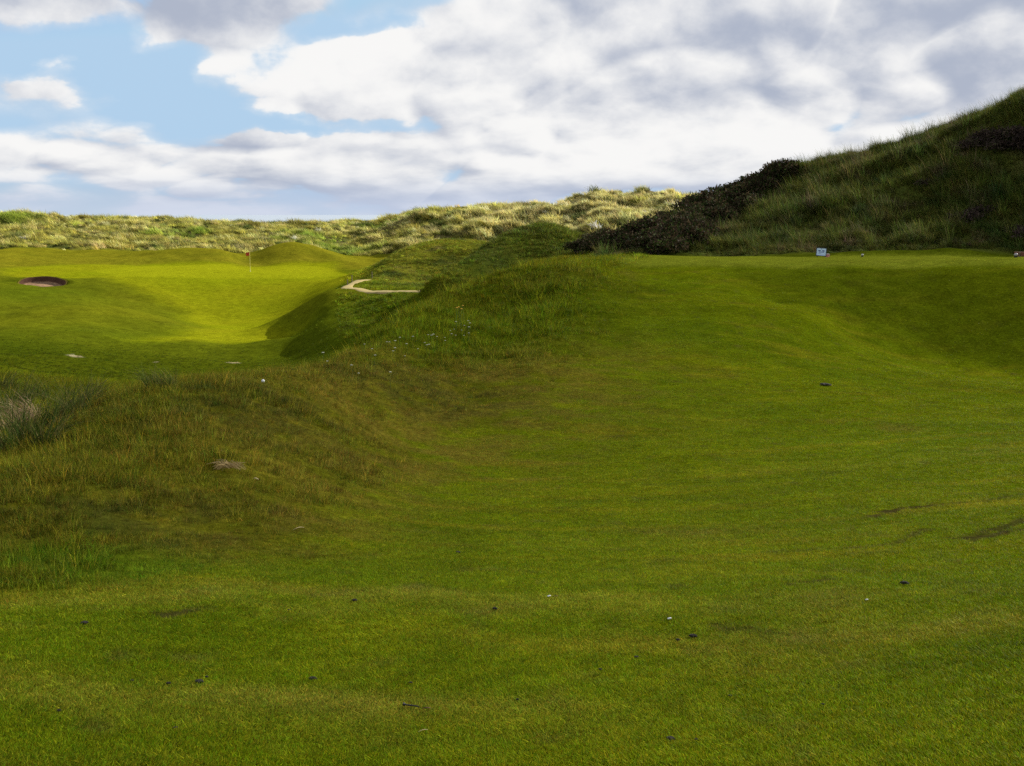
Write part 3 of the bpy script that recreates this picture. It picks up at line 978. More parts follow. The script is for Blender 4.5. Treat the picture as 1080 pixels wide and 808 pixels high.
def flag_mesh():
    nx, nz = 14, 8
    vs, fs = [], []
    for side in (0.006, -0.006):
        for i in range(nx + 1):
            for k in range(nz + 1):
                u, w = i / nx, k / nz
                vs.append((-0.03 - 0.44 * u, 0.07 * u * math.sin(u * 6.5 + 0.8 * w) + side, 2.27 - 0.46 * w * (1 - 0.18 * u) - 0.10 * u * u))
    n = (nx + 1) * (nz + 1)
    for i in range(nx):
        for k in range(nz):
            a = i * (nz + 1) + k
            q = [a, a + 1, a + nz + 2, a + nz + 1]
            fs += q + [v + n for v in reversed(q)]
    ring = [i * (nz + 1) for i in range(nx + 1)] + [nx * (nz + 1) + k for k in range(1, nz + 1)] + [i * (nz + 1) + nz for i in range(nx - 1, -1, -1)] + list(range(nz - 1, 0, -1))
    for a, b in zip(ring, ring[1:] + ring[:1]):
        fs += [a, b, b + n, a + n]
    return mesh_np('flag', np.array(vs), fs, np.full(len(fs) // 4, 4))


link('flag', flag_mesh(), m_red, fl)
link('hole_cup', prim(lambda bm: tube(bm, (0, 0, 0.004), (0, 0, 0.03), 0.075, 0.075, 24)), m_white, fl)

# tee sign: pale blue board in a dark frame on two short legs
p = hit(866, 270.8, height, 44, 60)
th0 = math.atan2(p[0], p[1])
sx, sy = math.sin(th0) * 46.6, math.cos(th0) * 46.6
sg = empty('tee_sign', (sx, sy, float(gz(sx, sy)[0]) + 0.0), -th0 + 0.06)
thing(sg, 'small pale blue sign board with dark lettering, tilted at the back of the tee', 'sign')
TLT = Matrix.Rotation(math.radians(4), 4, 'Y') @ Matrix.Rotation(math.radians(-10), 4, 'X')
link('board', prim(lambda bm: box(bm, (0, 0, 0.215), (0.37, 0.022, 0.30), 0.004, TLT)), m_sign, sg)


def sign_frame(bm):
    for c, s in (((0, -0.004, 0.160), (0.42, 0.04, 0.025)), ((0, -0.004, -0.160), (0.42, 0.04, 0.025)), ((0.196, -0.004, 0), (0.025, 0.038, 0.295)), ((-0.196, -0.004, 0), (0.025, 0.038, 0.295))):
        box(bm, (0, 0, 0.215), s, 0.003, TLT @ Matrix.Translation(c))


link('frame', prim(sign_frame), m_black, sg)


def sign_marks(bm):
    for c, s in (((-0.075, -0.0135, 0.045), (0.085, 0.004, 0.045)), ((0.075, -0.0135, 0.045), (0.090, 0.004, 0.045)), ((-0.004, -0.0135, 0.115), (0.012, 0.004, 0.05)),
                 ((0.0, -0.0135, -0.01), (0.21, 0.004, 0.022)), ((-0.06, -0.0135, -0.06), (0.08, 0.004, 0.012))):
        box(bm, (0, 0, 0.215), s, 0, TLT @ Matrix.Translation(c))


link('lettering', prim(sign_marks), m_ink, sg)
for sgn in (-1, 1):
    link('leg', prim(lambda bm: tube(bm, (sgn * 0.15, 0.03, -0.15), (sgn * 0.15, 0.01, 0.10), 0.012, 0.012)), m_black, sg)


def marker(px, r, name, label, cap, base, k=1.0):
    th = ray(px, 270)[0]
    mx_, my_ = math.sin(th) * r, math.cos(th) * r
    o = empty(name, (mx_, my_, float(gz(mx_, my_)[0])), -th)
    thing(o, label, 'tee marker')

    def cap_(bm):
        res = bmesh.ops.create_uvsphere(bm, u_segments=18, v_segments=12, radius=0.085 * k)
        for v in res['verts']:
            v.co.z = v.co.z * 0.8 + 0.125 * k
    m1 = prim(cap_)
    m1.polygons.foreach_set('use_smooth', np.ones(len(m1.polygons), bool))
    link('cap', m1, cap, o)
    link('foot', prim(lambda bm: (tube(bm, (0, 0, -0.08), (0, 0, 0.07 * k), 0.06 * k, 0.075 * k, 18), tube(bm, (0, 0, -0.2), (0, 0, -0.07), 0.012, 0.02, 8))), base, o)
    return o


marker(909.5, 46.4, 'tee_marker', 'white ball-shaped tee marker with a black foot, standing alone right of the sign', m_dull, m_black, .62)
marker(1071.5, 46.2, 'tee_marker', 'pale grey tee marker at the end of the red-brown timber edging', simple_mat('grey_paint', (0.34, 0.32, 0.36), .5), m_black, .85)
th = ray(872.5, 270)[0]
bx_, by_ = math.sin(th) * 46.8, math.cos(th) * 46.8
tb = empty('tee_block', (bx_, by_, float(gz(bx_, by_)[0])), -th)
thing(tb, 'low faded red and white block lying just right of the blue sign', 'marker block')
link('base', prim(lambda bm: box(bm, (0, 0, 0.05), (0.19, 0.10, 0.12), 0.012)), m_pink, tb)
link('top', prim(lambda bm: box(bm, (0, 0, 0.125), (0.15, 0.08, 0.028), 0.008)), simple_mat('dull_white', (0.55, 0.5, 0.52), .5), tb)
th = ray(1092, 270)[0]
bx_, by_ = math.sin(th) * 46.9, math.cos(th) * 46.9
te = empty('timber_edging', (bx_, by_, float(gz(bx_, by_)[0])), -th)
thing(te, 'low red-brown timber edging at the foot of the grassy dune', 'timber')
link('sleeper', prim(lambda bm: box(bm, (0, 0, 0.06), (1.5, 0.14, 0.17), 0.012)), m_wood, te)
for sgn in (-1, 1):
    link('stake', prim(lambda bm: box(bm, (sgn * 0.55, -0.1, 0.02), (0.05, 0.045, 0.22), 0.005)), m_post, te)

# short posts by the path
for k, (a, r, h_) in enumerate([(366.5, 91.5, .5), (371.3, 96, .6), (392.5, 100.5, .6)]):
    q = pol(a, r)
    o = link('path_post', prim(lambda bm: (tube(bm, (0, 0, -0.3), (0, 0, h_), 0.042, 0.036, 10), tube(bm, (0, 0, h_), (0, 0, h_ + .02), 0.036, 0.024, 10))), m_post, None, (q[0], q[1], float(gz(*q)[0])))
    thing(o, ['short dark post nearest the bend of the sandy path, leftmost of three', 'middle one of three short dark posts beside the sandy path', 'short dark post where the path disappears behind the mound'][k], 'post', 'posts along the sandy path')


# clods and litter on the short grass
def clod_mesh(seed, flatn=0.55):
    bm = bmesh.new()
    bmesh.ops.create_icosphere(bm, subdivisions=3, radius=1.0)
    for v in bm.verts:
        c = v.co
        n = float(fbm(np.array([c.x * 1.3 + c.z + seed * 7.7]), np.array([c.y * 1.3 - c.z + seed * 3.1]), 0.9, 400 + seed, 3)[0])
        k = 1 + 0.38 * n
        v.co = Vector((c.x * k, c.y * k * 0.75, max(c.z * k * flatn, -0.2) + 0.1))
    me = bpy.data.meshes.new('clod')
    bm.to_mesh(me)
    bm.free()
    me.materials.append(m_clod)
    return me


clods = [clod_mesh(s, f) for s, f in ((1, .55), (2, .7), (3, .4), (4, .6))]
CL_ = [(731, 673, 10, 'largest dark clod on the near turf, right of centre'), (715, 677, 6, 'small brownish clod touching distance left of the largest clod'), (671, 695, 6, 'small clod below and left of the two close-together clods'),
       (633, 708, 5, 'tiny clod beside a pale speck in the middle of the near turf'), (433, 722, 5, 'tiny clod just above the black tee peg'), (546, 740, 5, 'tiny lone clod right of the black tee peg'),
       (707, 781, 11, 'dark clod nearest the camera at the lower edge'), (734, 782, 5, 'little clod just right of the nearest dark clod'), (770, 736, 5, 'small clod alone between the nearest clod and the scuffed soil'),
       (522, 644, 7, 'dark flat clod left of the small white ball chip on the crest'), (483, 584, 6, 'dark clod in the hollow beyond the crest, left of centre'), (954, 617, 10, 'dark clod near the pale bare patch on the right'),
       (330, 718, 10, 'elongated dark clod on the left half of the near turf'), (178, 723, 6, 'leftmost clod of the loose line of three on the left'), (210, 721, 11, 'flattest and widest clod of the loose line of three on the left'),
       (218, 716, 5, 'crumb of earth just behind the flat clod on the left'), (139, 720, 5, 'tiny clod at the far left of the loose line'), (62, 752, 6, 'small clod near the lower left corner'), (89, 659, 9, 'flat dark clod at the left by the mown edge'),
       (374, 635, 7, 'clod on the thin soil scrape at the crest, left of centre'), (185, 770, 6, 'small clod low on the left by the pale turf band'), (871, 407, 14, 'dark flat divot hole clod high on the right of the fairway slope'), (305, 645, 4, 'tiny clod at the crest left of the soil scrape'),
       (868, 745, 5, 'small clod low on the right of the near turf')]
for k, (a, b, w, lab) in enumerate(CL_):
    q = place(a, b)
    sz_ = w / F * math.hypot(q.x, q.y) * 0.44
    o = link('earth_clod', clods[k % 4], None, None, q)
    o.location.z += 0.004 + 0.0009 * math.hypot(q.x, q.y)
    o.scale = (sz_, sz_ * 0.9, sz_ * (0.75 if w < 12 else 0.3))
    o.rotation_euler = (0, 0, random.uniform(-0.6, 0.6))
    thing(o, lab, 'clod', 'earth clods on the mown turf')

# black tee peg lying on the turf
q = place(434, 748.5)
pg = empty('tee_peg', q + Vector((0, 0, 0.015)), math.radians(-14))
thing(pg, 'black tee peg lying on its side on the near turf', 'tee peg')
link('shaft', prim(lambda bm: (tube(bm, (-0.022, 0, 0.001), (0.020, 0, 0), 0.0028, 0.0026, 12), tube(bm, (0.020, 0, 0), (0.030, 0, -0.001), 0.0026, 0.0006, 12))), m_black, pg)
link('head', prim(lambda bm: (tube(bm, (-0.022, 0, 0.001), (-0.029, 0, 0.0015), 0.003, 0.0065, 16), tube(bm, (-0.029, 0, 0.0015), (-0.031, 0, 0.0017), 0.0065, 0.006, 16))), m_black, pg)


def sliver(L_, w, bend, seed):
    r = random.Random(seed)
    vs, fs = [], []
    n = 7
    for i in range(n + 1):
        u = i / n
        ww = w * (0.35 + math.sin(math.pi * min(u * 0.9 + 0.08, 1)) * 0.8)
        z = 0.004 + bend * math.sin(u * math.pi) * L_
        y = 0.12 * L_ * math.sin(u * 3 + seed)
        xx = (u - 0.5) * L_
        vs += [(xx, y - ww, z), (xx, y + ww, z), (xx, y, z + ww * 0.9), (xx, y, z - ww * .3)]
    for i in range(n):
        a = 4 * i
        for p_, q_ in ((0, 2), (2, 1), (1, 3), (3, 0)):
            fs += [a + p_, a + q_, a + 4 + q_, a + 4 + p_]
    fs += [0, 3, 1, 2, 4 * n, 4 * n + 2, 4 * n + 1, 4 * n + 3]
    return mesh_np('sliver', np.array(vs), fs, np.full(len(fs) // 4, 4))


for a, b, L_, w, mt, nm, lab, cat_, rz in [(450, 750.5, .030, .0035, m_brown, 'dead_leaf', 'curled brown leaf just right of the black tee peg', 'leaf', .2),
                                           (446, 774.5, .036, .0016, m_straw, 'straw_blade', 'pale straw blade lying below the black tee peg', 'straw', .25),
                                           (586, 632.5, .028, .003, m_brown, 'broken_twig', 'dark twig piece beside the small white chip on the crest', 'twig', -.1),
                                           (315, 560, .09, .003, m_straw, 'straw_blade', 'long pale bent straw lying on the brown rough edge', 'straw', .5),
                                           (270, 507.5, .05, .010, m_straw, 'dry_leaf', 'pale dry leaf just right of the tan grass clump', 'leaf', -.2)]:
    q = place(a, b)
    o = link(nm, sliver(L_, w, 0.10, len(nm)), mt, None, q + Vector((0, 0, 0.012 if b < 700 else .008)))
    o.rotation_euler = (0, 0, rz)
    thing(o, lab, cat_)


def chip(a, b, rad, nm, lab, cat_, lift, ball=False):
    q = place(a, b)
    bm = bmesh.new()
    bmesh.ops.create_icosphere(bm, subdivisions=3, radius=rad)
    if ball:
        for v in bm.verts:
            n = v.co.normalized()
            v.co *= 1 - 0.012 * (0.5 + 0.5 * math.sin(n.x * 38) * math.sin(n.y * 38) * math.sin(n.z * 38 + 1))
    else:
        for v in bm.verts:
            v.co = Vector((v.co.x * 1.5, v.co.y, v.co.z * 0.6 + .2 * rad * math.sin(v.co.x * 300)))
    me = bpy.data.meshes.new(nm)
    bm.to_mesh(me)
    bm.free()
    me.polygons.foreach_set('use_smooth', np.ones(len(me.polygons), bool))
    o = link(nm, me, m_white, None, q + Vector((0, 0, lift)))
    thing(o, lab, cat_)


chip(579, 631, .0065, 'white_chip', 'small white chip on the crest of the near turf, beside a dark twig', 'chip', .012)
chip(706, 654.5, .0065, 'white_chip', 'small white chip on bare scuffed turf, behind the largest clod', 'chip', .010)
chip(914, 634.5, .005, 'white_chip', 'tiny pale chip on the right, below the dark clod by the bare patch', 'chip', .010)
chip(277.5, 406, .0215, 'golf_ball', 'white golf ball caught in the rough on the top of the left hump', 'golf ball', .05, True)

# tan clump of dead grass on the hump
q = place(240, 500)
rh = random.Random(5)
vs, fs = [], []
for k in range(90):
    a = rh.gauss(math.pi if rh.random() < .6 else 0.0, 0.35)
    L_ = rh.uniform(.05, .13)
    b0 = Vector((rh.gauss(0.01, .022), rh.gauss(0, .012), rh.uniform(.015, .05)))
    d = Vector((math.cos(a), math.sin(a) * .6, rh.uniform(-.5, .15)))
    s_ = Vector((0, .002, .0025))
    for t0, t1 in ((0, .5), (.5, 1)):
        i0 = len(vs)
        for tt, wq in ((t0, 1 - t0 * .5), (t1, 1 - t1 * .5)):
            pnt = b0 + d * (L_ * tt) + Vector((0, 0, .03 * math.sin(tt * 2.6)))
            vs += [pnt - s_ * wq, pnt + s_ * wq]
        fs += [i0, i0 + 1, i0 + 3, i0 + 2]
o = link('dry_grass_clump', mesh_np('dry_grass_clump', np.array([tuple(v) for v in vs]), fs, np.full(len(fs) // 4, 4)), m_hay, None, q + Vector((0, 0, .035)))
thing(o, 'small tan clump of dead grass lying on the hump of rough', 'grass clump')


# gorse
def bush_mesh(seed, lobes, leaves, leaf, flatn, cols, ragged=0.25):
    r = np.random.default_rng(seed)
    cs = []
    for k in range(lobes):
        a, d = r.uniform(0, 6.283), math.sqrt(r.uniform()) * 0.75
        rad = r.uniform(0.30, 0.52)
        cs.append((math.cos(a) * d, math.sin(a) * d, (0.25 + 0.55 * (1 - d * d) * r.uniform(.5, 1.1)) * flatn, rad))
    cs.append((0, 0, 0.35 * flatn, .6))
    cs = np.array(cs)
    pick = r.integers(0, len(cs), leaves)
    dirs = r.normal(size=(leaves, 3))
    dirs /= np.linalg.norm(dirs, axis=1, keepdims=True)
    dirs[:, 2] = np.where(dirs[:, 2] < -0.3, -dirs[:, 2], dirs[:, 2])
    radf = (1 - ragged * r.uniform(0, 1, leaves) ** 1.5 * 1.2) * (1 + 0.10 * r.normal(size=leaves))
    p = cs[pick, :3] + dirs * (cs[pick, 3] * radf)[:, None] * np.array([1, 1, 0.85])
    p[:, 2] = np.maximum(p[:, 2], -0.15)
    # spiky sprays: slim quads pointing outward
    up = dirs * 0.7 + r.normal(size=(leaves, 3)) * 0.55
    up /= np.linalg.norm(up, axis=1, keepdims=True)
    sd_ = np.cross(up, r.normal(size=(leaves, 3)))
    sd_ /= np.linalg.norm(sd_, axis=1, keepdims=True)
    ln = leaf * r.uniform(.6, 1.5, leaves)[:, None]
    wd = leaf * r.uniform(.25, .5, leaves)[:, None]
    v4 = np.stack([p - sd_ * wd, p + sd_ * wd, p + up * ln + sd_ * wd * .35, p + up * ln - sd_ * wd * .35], 1).reshape(-1, 3)
    f4 = np.arange(leaves * 4)
    me = mesh_np('foliage', v4, f4, np.full(leaves, 4))
    lobe_tone = r.uniform(0.6, 1.45, len(cs))
    cc = np.array(cols)[np.clip((r.uniform(size=leaves) * 0.5 + r.uniform(size=len(cs))[pick] * 0.5) * len(cols), 0, len(cols) - 1).astype(int)]
    cc = cc * (lobe_tone[pick] * np.exp(r.normal(0, .3, leaves)))[:, None]
    vattr(me, 'tint', np.repeat(cc, 4, 0))
    vattr(me, 'blade', np.ones((leaves * 4, 3)))
    me.materials.append(M_LEAF)
    return me


def stems_mesh(seed, n=7):
    r = random.Random(seed)

    def f(bm):
        for k in range(n):
            a = r.uniform(0, 6.28)
            d = r.uniform(.3, .75)
            tube(bm, (0.05 * math.cos(a), 0.05 * math.sin(a), -0.3), (math.cos(a) * d * .5, math.sin(a) * d * .5, .25), .05, .035, 6)
            tube(bm, (math.cos(a) * d * .5, math.sin(a) * d * .5, .25), (math.cos(a + .2) * d, math.sin(a + .2) * d, .55), .035, .012, 6)
    me = prim(f)
    me.materials.append(m_twig)
    return me


GC = [(0.042, 0.058, 0.014), (0.026, 0.038, 0.012), (0.075, 0.052, 0.028), (0.055, 0.042, 0.026), (0.050, 0.078, 0.018), (0.095, 0.066, 0.042)]
gorse = [(bush_mesh(60 + s, 10, 2600, .085, .85, GC), stems_mesh(60 + s)) for s in range(5)]
proto = None
GB = []
for a, b, s, lab in [(842, 168, 1.25, 'rounded dark gorse bush crowning the dune slope against the sky'), (822, 176, 1.1, None), (800, 186, 1.15, 'gorse bush on the skyline just left of the crowning bush'), (780, 192, 1.1, None), (764, 204, 1.0, None), (745, 212, 1.15, None),
                     (728, 222, 1.0, None), (708, 232, .8, None), (680, 236, 1.0, 'broad gorse bush at the top of the left end of the thicket'), (664, 243, 1.0, None), (650, 252, .9, None), (636, 257, .8, None), (621, 252, .62, 'small round gorse bush standing apart at the thicket tip')]:
    GB.append((a, b, s, lab, 'top'))
for a, b, s in [(612, 268, .8), (628, 267, .9), (644, 266, 1.0), (660, 267, .95), (676, 268, .9), (692, 268, .85), (708, 266, .9), (722, 262, 1.0), (655, 256, 1.1), (672, 254, 1.1), (690, 257, 1.0), (706, 252, 1.0), (724, 246, 1.1), (740, 240, 1.0), (738, 228, 1.1),
                (756, 226, 1.0), (758, 240, .8), (772, 214, 1.0), (786, 208, .9), (800, 201, 1.0), (814, 193, .9), (830, 188, .9), (790, 222, .7), (638, 262, .9), (700, 262, .8), (770, 230, .7), (745, 252, .6), (715, 256, .9), (748, 232, 1.0), (764, 222, 1.0), (776, 224, .9), (790, 214, .9), (806, 205, .8), (736, 248, .9), (726, 258, .9), (742, 260, .6), (684, 248, 1.0), (694, 246, .9), (820, 196, .8)]:
    GB.append((a, b, s, None, 'face'))
for k, (a, b, s, lab, wh) in enumerate(GB):
    q = hit(a, b + (0 if wh == 'face' else 5), height, 49, 130)
    fm, sm = gorse[k % 5]
    o = empty('gorse_bush', (q[0], q[1], q[2] - 0.1 * s), random.uniform(0, 6.28))
    s *= 1.32
    o.scale = (s * random.uniform(.95, 1.2), s * random.uniform(.95, 1.2), s * random.uniform(.85, 1.15))
    thing(o, lab or ('dark gorse bush on the skyline of the thicket left of the big dune' if wh == 'top' else 'dark brownish gorse bush in the dense thicket on the dune foot'), 'bush', 'gorse thicket on the dune')
    link('foliage', fm, None, o)
    link('stems', sm, None, o)
HC = [(0.055, 0.036, 0.032), (0.040, 0.028, 0.026), (0.070, 0.050, 0.040), (0.040, 0.040, 0.018)]
heath = [bush_mesh(80 + s, 9, 1100, .09, .4, HC, .5) for s in range(3)]
for k, (a, b, s, lab) in enumerate([(1030, 158, 1.0, None), (1043, 151, 1.1, None), (1056, 160, 1.0, None), (1066, 148, 1.1, None), (1078, 154, 1.1, None), (1050, 146, .8, None),
                                    (1018, 236, .9, 'purple-brown heather clump low on the dune, left of its neighbour'), (1034, 232, 1.0, 'purple-brown heather clump low on the dune, right of its neighbour'), (1076, 252, 1.0, 'tan-brown clump above the timber edging'),
                                    (978, 196, .6, 'small lone brown clump halfway up the dune')]):
    q = hit(a, b, height, 49, 130)
    o = link('heather_clump', heath[k % 3], None, None, (q[0], q[1], q[2] - .05))
    o.scale = (s * 1.25, s, s)
    o.rotation_euler = (0, 0, random.uniform(0, 6.28))
    thing(o, lab or 'purple-brown heather clump in the dark patch high on the big dune', 'heather', 'heather clumps on the big dune')


# marram tussocks at the left edge and on the hillock
def tussock_mesh(seed, n, h, lean, cols):
    r = np.random.default_rng(seed)
    vs, fs, sz, cl = [], [], [], []
    main = r.uniform(0, 6.283)
    for b in range(n):
        a = r.uniform(0, 6.283)
        d = .16 * math.sqrt(r.uniform())
        base = np.array([math.cos(a) * d, math.sin(a) * d, -0.03])
        la = a * .5 + main * .5 + r.normal(0, .6)
        hh = h * r.uniform(.5, 1.15)
        ln = lean * r.uniform(.3, 1.4)
        sa = r.uniform(0, 6.283)
        side = np.array([math.cos(sa), math.sin(sa), 0]) * .0055
        i0 = len(vs)
        t_ = np.array(cols[r.integers(0, len(cols))]) * math.exp(r.normal(0, .25))
        S_ = 5
        for k in range(S_ + 1):
            q_ = k / S_
            p_ = base + np.array([math.cos(la), math.sin(la), 0]) * hh * ln * q_ ** 1.8 + np.array([0, 0, hh * (q_ - .42 * ln * q_ ** 2.2)])
            w_ = side * (1 - .85 * q_)
            vs += [p_ - w_, p_ + w_]
            cl += [t_, t_]
        for k in range(S_):
            j = i0 + 2 * k
            fs += [j, j + 1, j + 3, j + 2]
            sz.append(4)
    me = mesh_np('marram_tussock', np.array(vs), fs, sz)
    vattr(me, 'tint', np.clip(cl, .004, .6))
    vattr(me, 'blade', np.ones((len(vs), 3)))
    me.materials.append(M_LEAF)
    return me


TG = [(0.075, 0.115, 0.018), (0.055, 0.095, 0.018), (0.095, 0.12, 0.025), (0.20, 0.17, 0.06)]
TD = [(0.36, 0.25, 0.15), (0.27, 0.18, 0.10), (0.42, 0.32, 0.19)]
tg_ = [tussock_mesh(90 + s, 150, .62, .8, TG) for s in range(4)]
td_ = [tussock_mesh(95 + s, 170, .5, 1.25, TD) for s in range(2)]
for k, (a, b, s, dead, lab) in enumerate([(8, 478, .75, 0, None), (28, 462, .8, 0, None), (50, 470, .7, 0, None), (4, 448, .9, 0, None), (60, 448, .7, 0, None), (80, 440, .65, 0, None), (20, 430, 1.0, 0, None), (45, 425, 1.0, 0, None), (5, 415, 1.0, 0, None),
                                          (70, 422, .7, 0, None), (95, 428, .6, 0, 'tall spiky marram tussock on the skyline of the hump, rightmost of its cluster'), (30, 447, .85, 1, 'larger tan dead tussock arching among green marram at the left edge'), (10, 455, .7, 1, 'smaller tan dead tussock at the extreme left edge'),
                                          (162, 410, .5, 0, 'small upright tussock on the crest of the hump, left of the white ball'), (178, 411, .45, 0, 'short tussock beside the small upright one on the hump crest')]):
    q = place(a, b)
    o = link('marram_tussock', (td_ if dead else tg_)[k % (2 if dead else 4)], None, None, q)
    s *= 1.25
    o.scale = (s, s, s)
    o.rotation_euler = (0, 0, random.uniform(0, 6.28))
    thing(o, lab or 'grey-green marram tussock in the clump at the left edge of the hump', 'tussock', 'marram tussocks at the left edge')


# wild flowers on the bank
def flower_meshes(seed, umbel):
    r = random.Random(seed)
    h = r.uniform(.30, .46)
    top = Vector((r.gauss(0, .03), r.gauss(0, .03), h))

    def st(bm):
        tube(bm, (0, 0, -.04), top * .5 + Vector((.01, 0, 0)), .004, .003, 6)
        tube(bm, top * .5 + Vector((.01, 0, 0)), top, .003, .002, 6)
        for k in range(5):
            a = k * 1.257
            tube(bm, top, top + Vector((math.cos(a) * .035, math.sin(a) * .035, .025)), .0015, .001, 5)

    def hd(bm):
        n = 14 if umbel else 7
        for k in range(n):
            a = k * 2.4
            d = .032 * math.sqrt(k / n) if umbel else .016 * math.sqrt(k / n)
            res = bmesh.ops.create_icosphere(bm, subdivisions=1, radius=.011 if umbel else .012)
            c = top + Vector((math.cos(a) * d, math.sin(a) * d, .028 - d * d * 3))
            for v in res['verts']:
                v.co = Vector((v.co.x, v.co.y, v.co.z)) + c
    return prim(st), prim(hd)


fw = []
for s in range(4):
    a, b = flower_meshes(s, True)
    a.materials.append(m_stem)
    b.materials.append(m_petal)
    fw.append((a, b))
fyl = flower_meshes(9, False)
fyl[0].materials.append(m_stem)
fyl[1].materials.append(m_yellow)
FP = [(366, 371), (374, 365), (393, 379), (395, 384), (409, 369), (412, 367), (417, 373), (414, 379), (418, 381), (422, 364), (436, 366), (448, 369), (452, 363), (455, 361), (457, 366), (450, 372), (453, 376), (468, 361), (475, 356), (479, 352), (482, 350), (487, 353), (494, 349),
      (496, 349), (490, 351), (494, 357), (495, 358), (481, 359), (476, 362), (489, 359), (412, 409), (372, 396), (345, 392), (365, 370), (385, 372), (430, 372), (441, 376), (426, 381), (461, 364), (470, 366), (342, 388), (377, 402)]
for k, (a, b) in enumerate(FP):
    q = place(a, b + 3, 10)
    o = empty('white_wildflower', q, random.uniform(0, 6.28))
    s = random.uniform(.45, .72)
    o.scale = (s, s, s)
    thing(o, 'white umbel wildflower growing in the long grass of the bank', 'flower', 'white wildflowers on the rough bank')
    link('stem', fw[k % 4][0], None, o)
    link('flower_head', fw[k % 4][1], None, o)
for k, (a, b) in enumerate([(484, 342), (486, 344), (481, 343), (489, 340)]):
    q = place(a, b + 3, 10)
    o = empty('yellow_wildflower', q, random.uniform(0, 6.28))
    thing(o, 'yellow wildflower in the little patch above the white flowers', 'flower', 'yellow wildflowers on the rough bank')
    o.scale = (1.2, 1.2, 1.2)
    link('stem', fyl[0], None, o)
    link('flower_head', fyl[1], None, o)

# ------------------------------------------------------------------ light
S = Vector(SUN)
sd = bpy.data.lights.new('sun', 'SUN')
sd.energy = 5.0
sd.angle = math.radians(0.6)
sd.color = (1.0, 0.93, 0.80)
so = bpy.data.objects.new('sun', sd)
so.rotation_euler = S.to_track_quat('Z', 'Y').to_euler()
so.location = S * 100
COL.objects.link(so)

# cloud volume added out of view towards the sun to shade the near ground
bm = bmesh.new()
bmesh.ops.create_icosphere(bm, subdivisions=5, radius=1.0)
for v in bm.verts:
    c = v.co.copy()
    n = float(fbm(np.array([c.x * 1.0 + c.z]), np.array([c.y * 1.0 - c.z * .7]), 0.8, 301, 4)[0])
    k = 1 + 0.16 * n
    v.co = Vector((c.x * 128 * k, c.y * 68 * k, c.z * (26 if c.z > 0 else 16) * (1 + .3 * n)))
me = bpy.data.meshes.new('cloud')
bm.to_mesh(me)
bm.free()
m, nt = new_mat('shade_cloud_vapour')
out = nd(nt, 'ShaderNodeOutputMaterial')
pv = nd(nt, 'ShaderNodeVolumePrincipled', Density=0.0125, Anisotropy=0.3)
pv.inputs['Color'].default_value = (0.9, 0.9, 0.92, 1)
nt.links.new(pv.outputs[0], out.inputs['Volume'])
CL = link('cloud', me, m, loc=Vector((4, 12, 0)) + S * 640)
CL['kind'] = 'stuff'
CL['label'] = 'unseen cloud volume added between the sun and the fairway to shade it'

# ------------------------------------------------------------------ sky
world = bpy.data.worlds.new('World')
scene.world = world
world.use_nodes = True
nt = world.node_tree
nt.nodes.clear()
L = nt.links.new


def M(op, a, b=None, c=None, clamp=False):
    n = nt.nodes.new('ShaderNodeMath')
    n.operation = op
    n.use_clamp = clamp
    for k, v in enumerate((a, b, c)):
        if v is None:
            continue
        if isinstance(v, (int, float)):
            n.inputs[k].default_value = v
        else:
            L(v, n.inputs[k])
    return n.outputs[0]


def smooth(lo, hi, v):
    n = nt.nodes.new('ShaderNodeMapRange')
    n.interpolation_type = 'SMOOTHSTEP'
    n.inputs['From Min'].default_value = lo
    n.inputs['From Max'].default_value = hi
    L(v, n.inputs['Value'])
    return n.outputs[0]


def mixcol(f, a, b):
    n = nt.nodes.new('ShaderNodeMix')
    n.data_type = 'RGBA'
    if isinstance(f, (int, float)):
        n.inputs[0].default_value = f
    else:
        L(f, n.inputs[0])
    for k, v in ((6, a), (7, b)):
        if isinstance(v, tuple):
            n.inputs[k].default_value = (*v, 1)
        else:
            L(v, n.inputs[k])
    return n.outputs[2]


tc = nt.nodes.new('ShaderNodeTexCoord')
sp = nt.nodes.new('ShaderNodeSeparateXYZ')
L(tc.outputs['Generated'], sp.inputs[0])
dx, dy, dz = sp.outputs
zc_ = M('MAXIMUM', dz, 0.0)
wv = M('MULTIPLY', M('LOGARITHM', M('ADD', zc_, 0.065), math.e), 0.31)


def cl_vec(ox, ow):
    cb = nt.nodes.new('ShaderNodeCombineXYZ')
    L(M('ADD', dx, ox), cb.inputs[0])
    L(dy, cb.inputs[1])
    L(M('ADD', wv, ow), cb.inputs[2])
    return cb.outputs[0]


def cl_noise(ox, ow, scale, detail, rough, dist=0.0):
    n = nt.nodes.new('ShaderNodeTexNoise')
    n.inputs['Scale'].default_value = scale
    n.inputs['Detail'].default_value = detail
    n.inputs['Roughness'].default_value = rough
    n.inputs['Distortion'].default_value = dist
    L(cl_vec(ox, ow), n.inputs['Vector'])
    return n.outputs['Fac']


def puffs(ox, ow):
    """cauliflower heads: rounded lobes with creases between them (inverted ridged noise)"""
    n = nt.nodes.new('ShaderNodeTexNoise')
    n.noise_type = 'RIDGED_MULTIFRACTAL'
    n.normalize = False
    n.inputs['Scale'].default_value = 8.5
    n.inputs['Detail'].default_value = 2.6
    n.inputs['Roughness'].default_value = 0.5
    n.inputs['Lacunarity'].default_value = 2.1
    n.inputs['Offset'].default_value = 0.8
    n.inputs['Gain'].default_value = 1.0
    n.inputs['Distortion'].default_value = 0.1
    L(cl_vec(ox, ow), n.inputs['Vector'])
    return M('SUBTRACT', 0.45, n.outputs['Fac'])


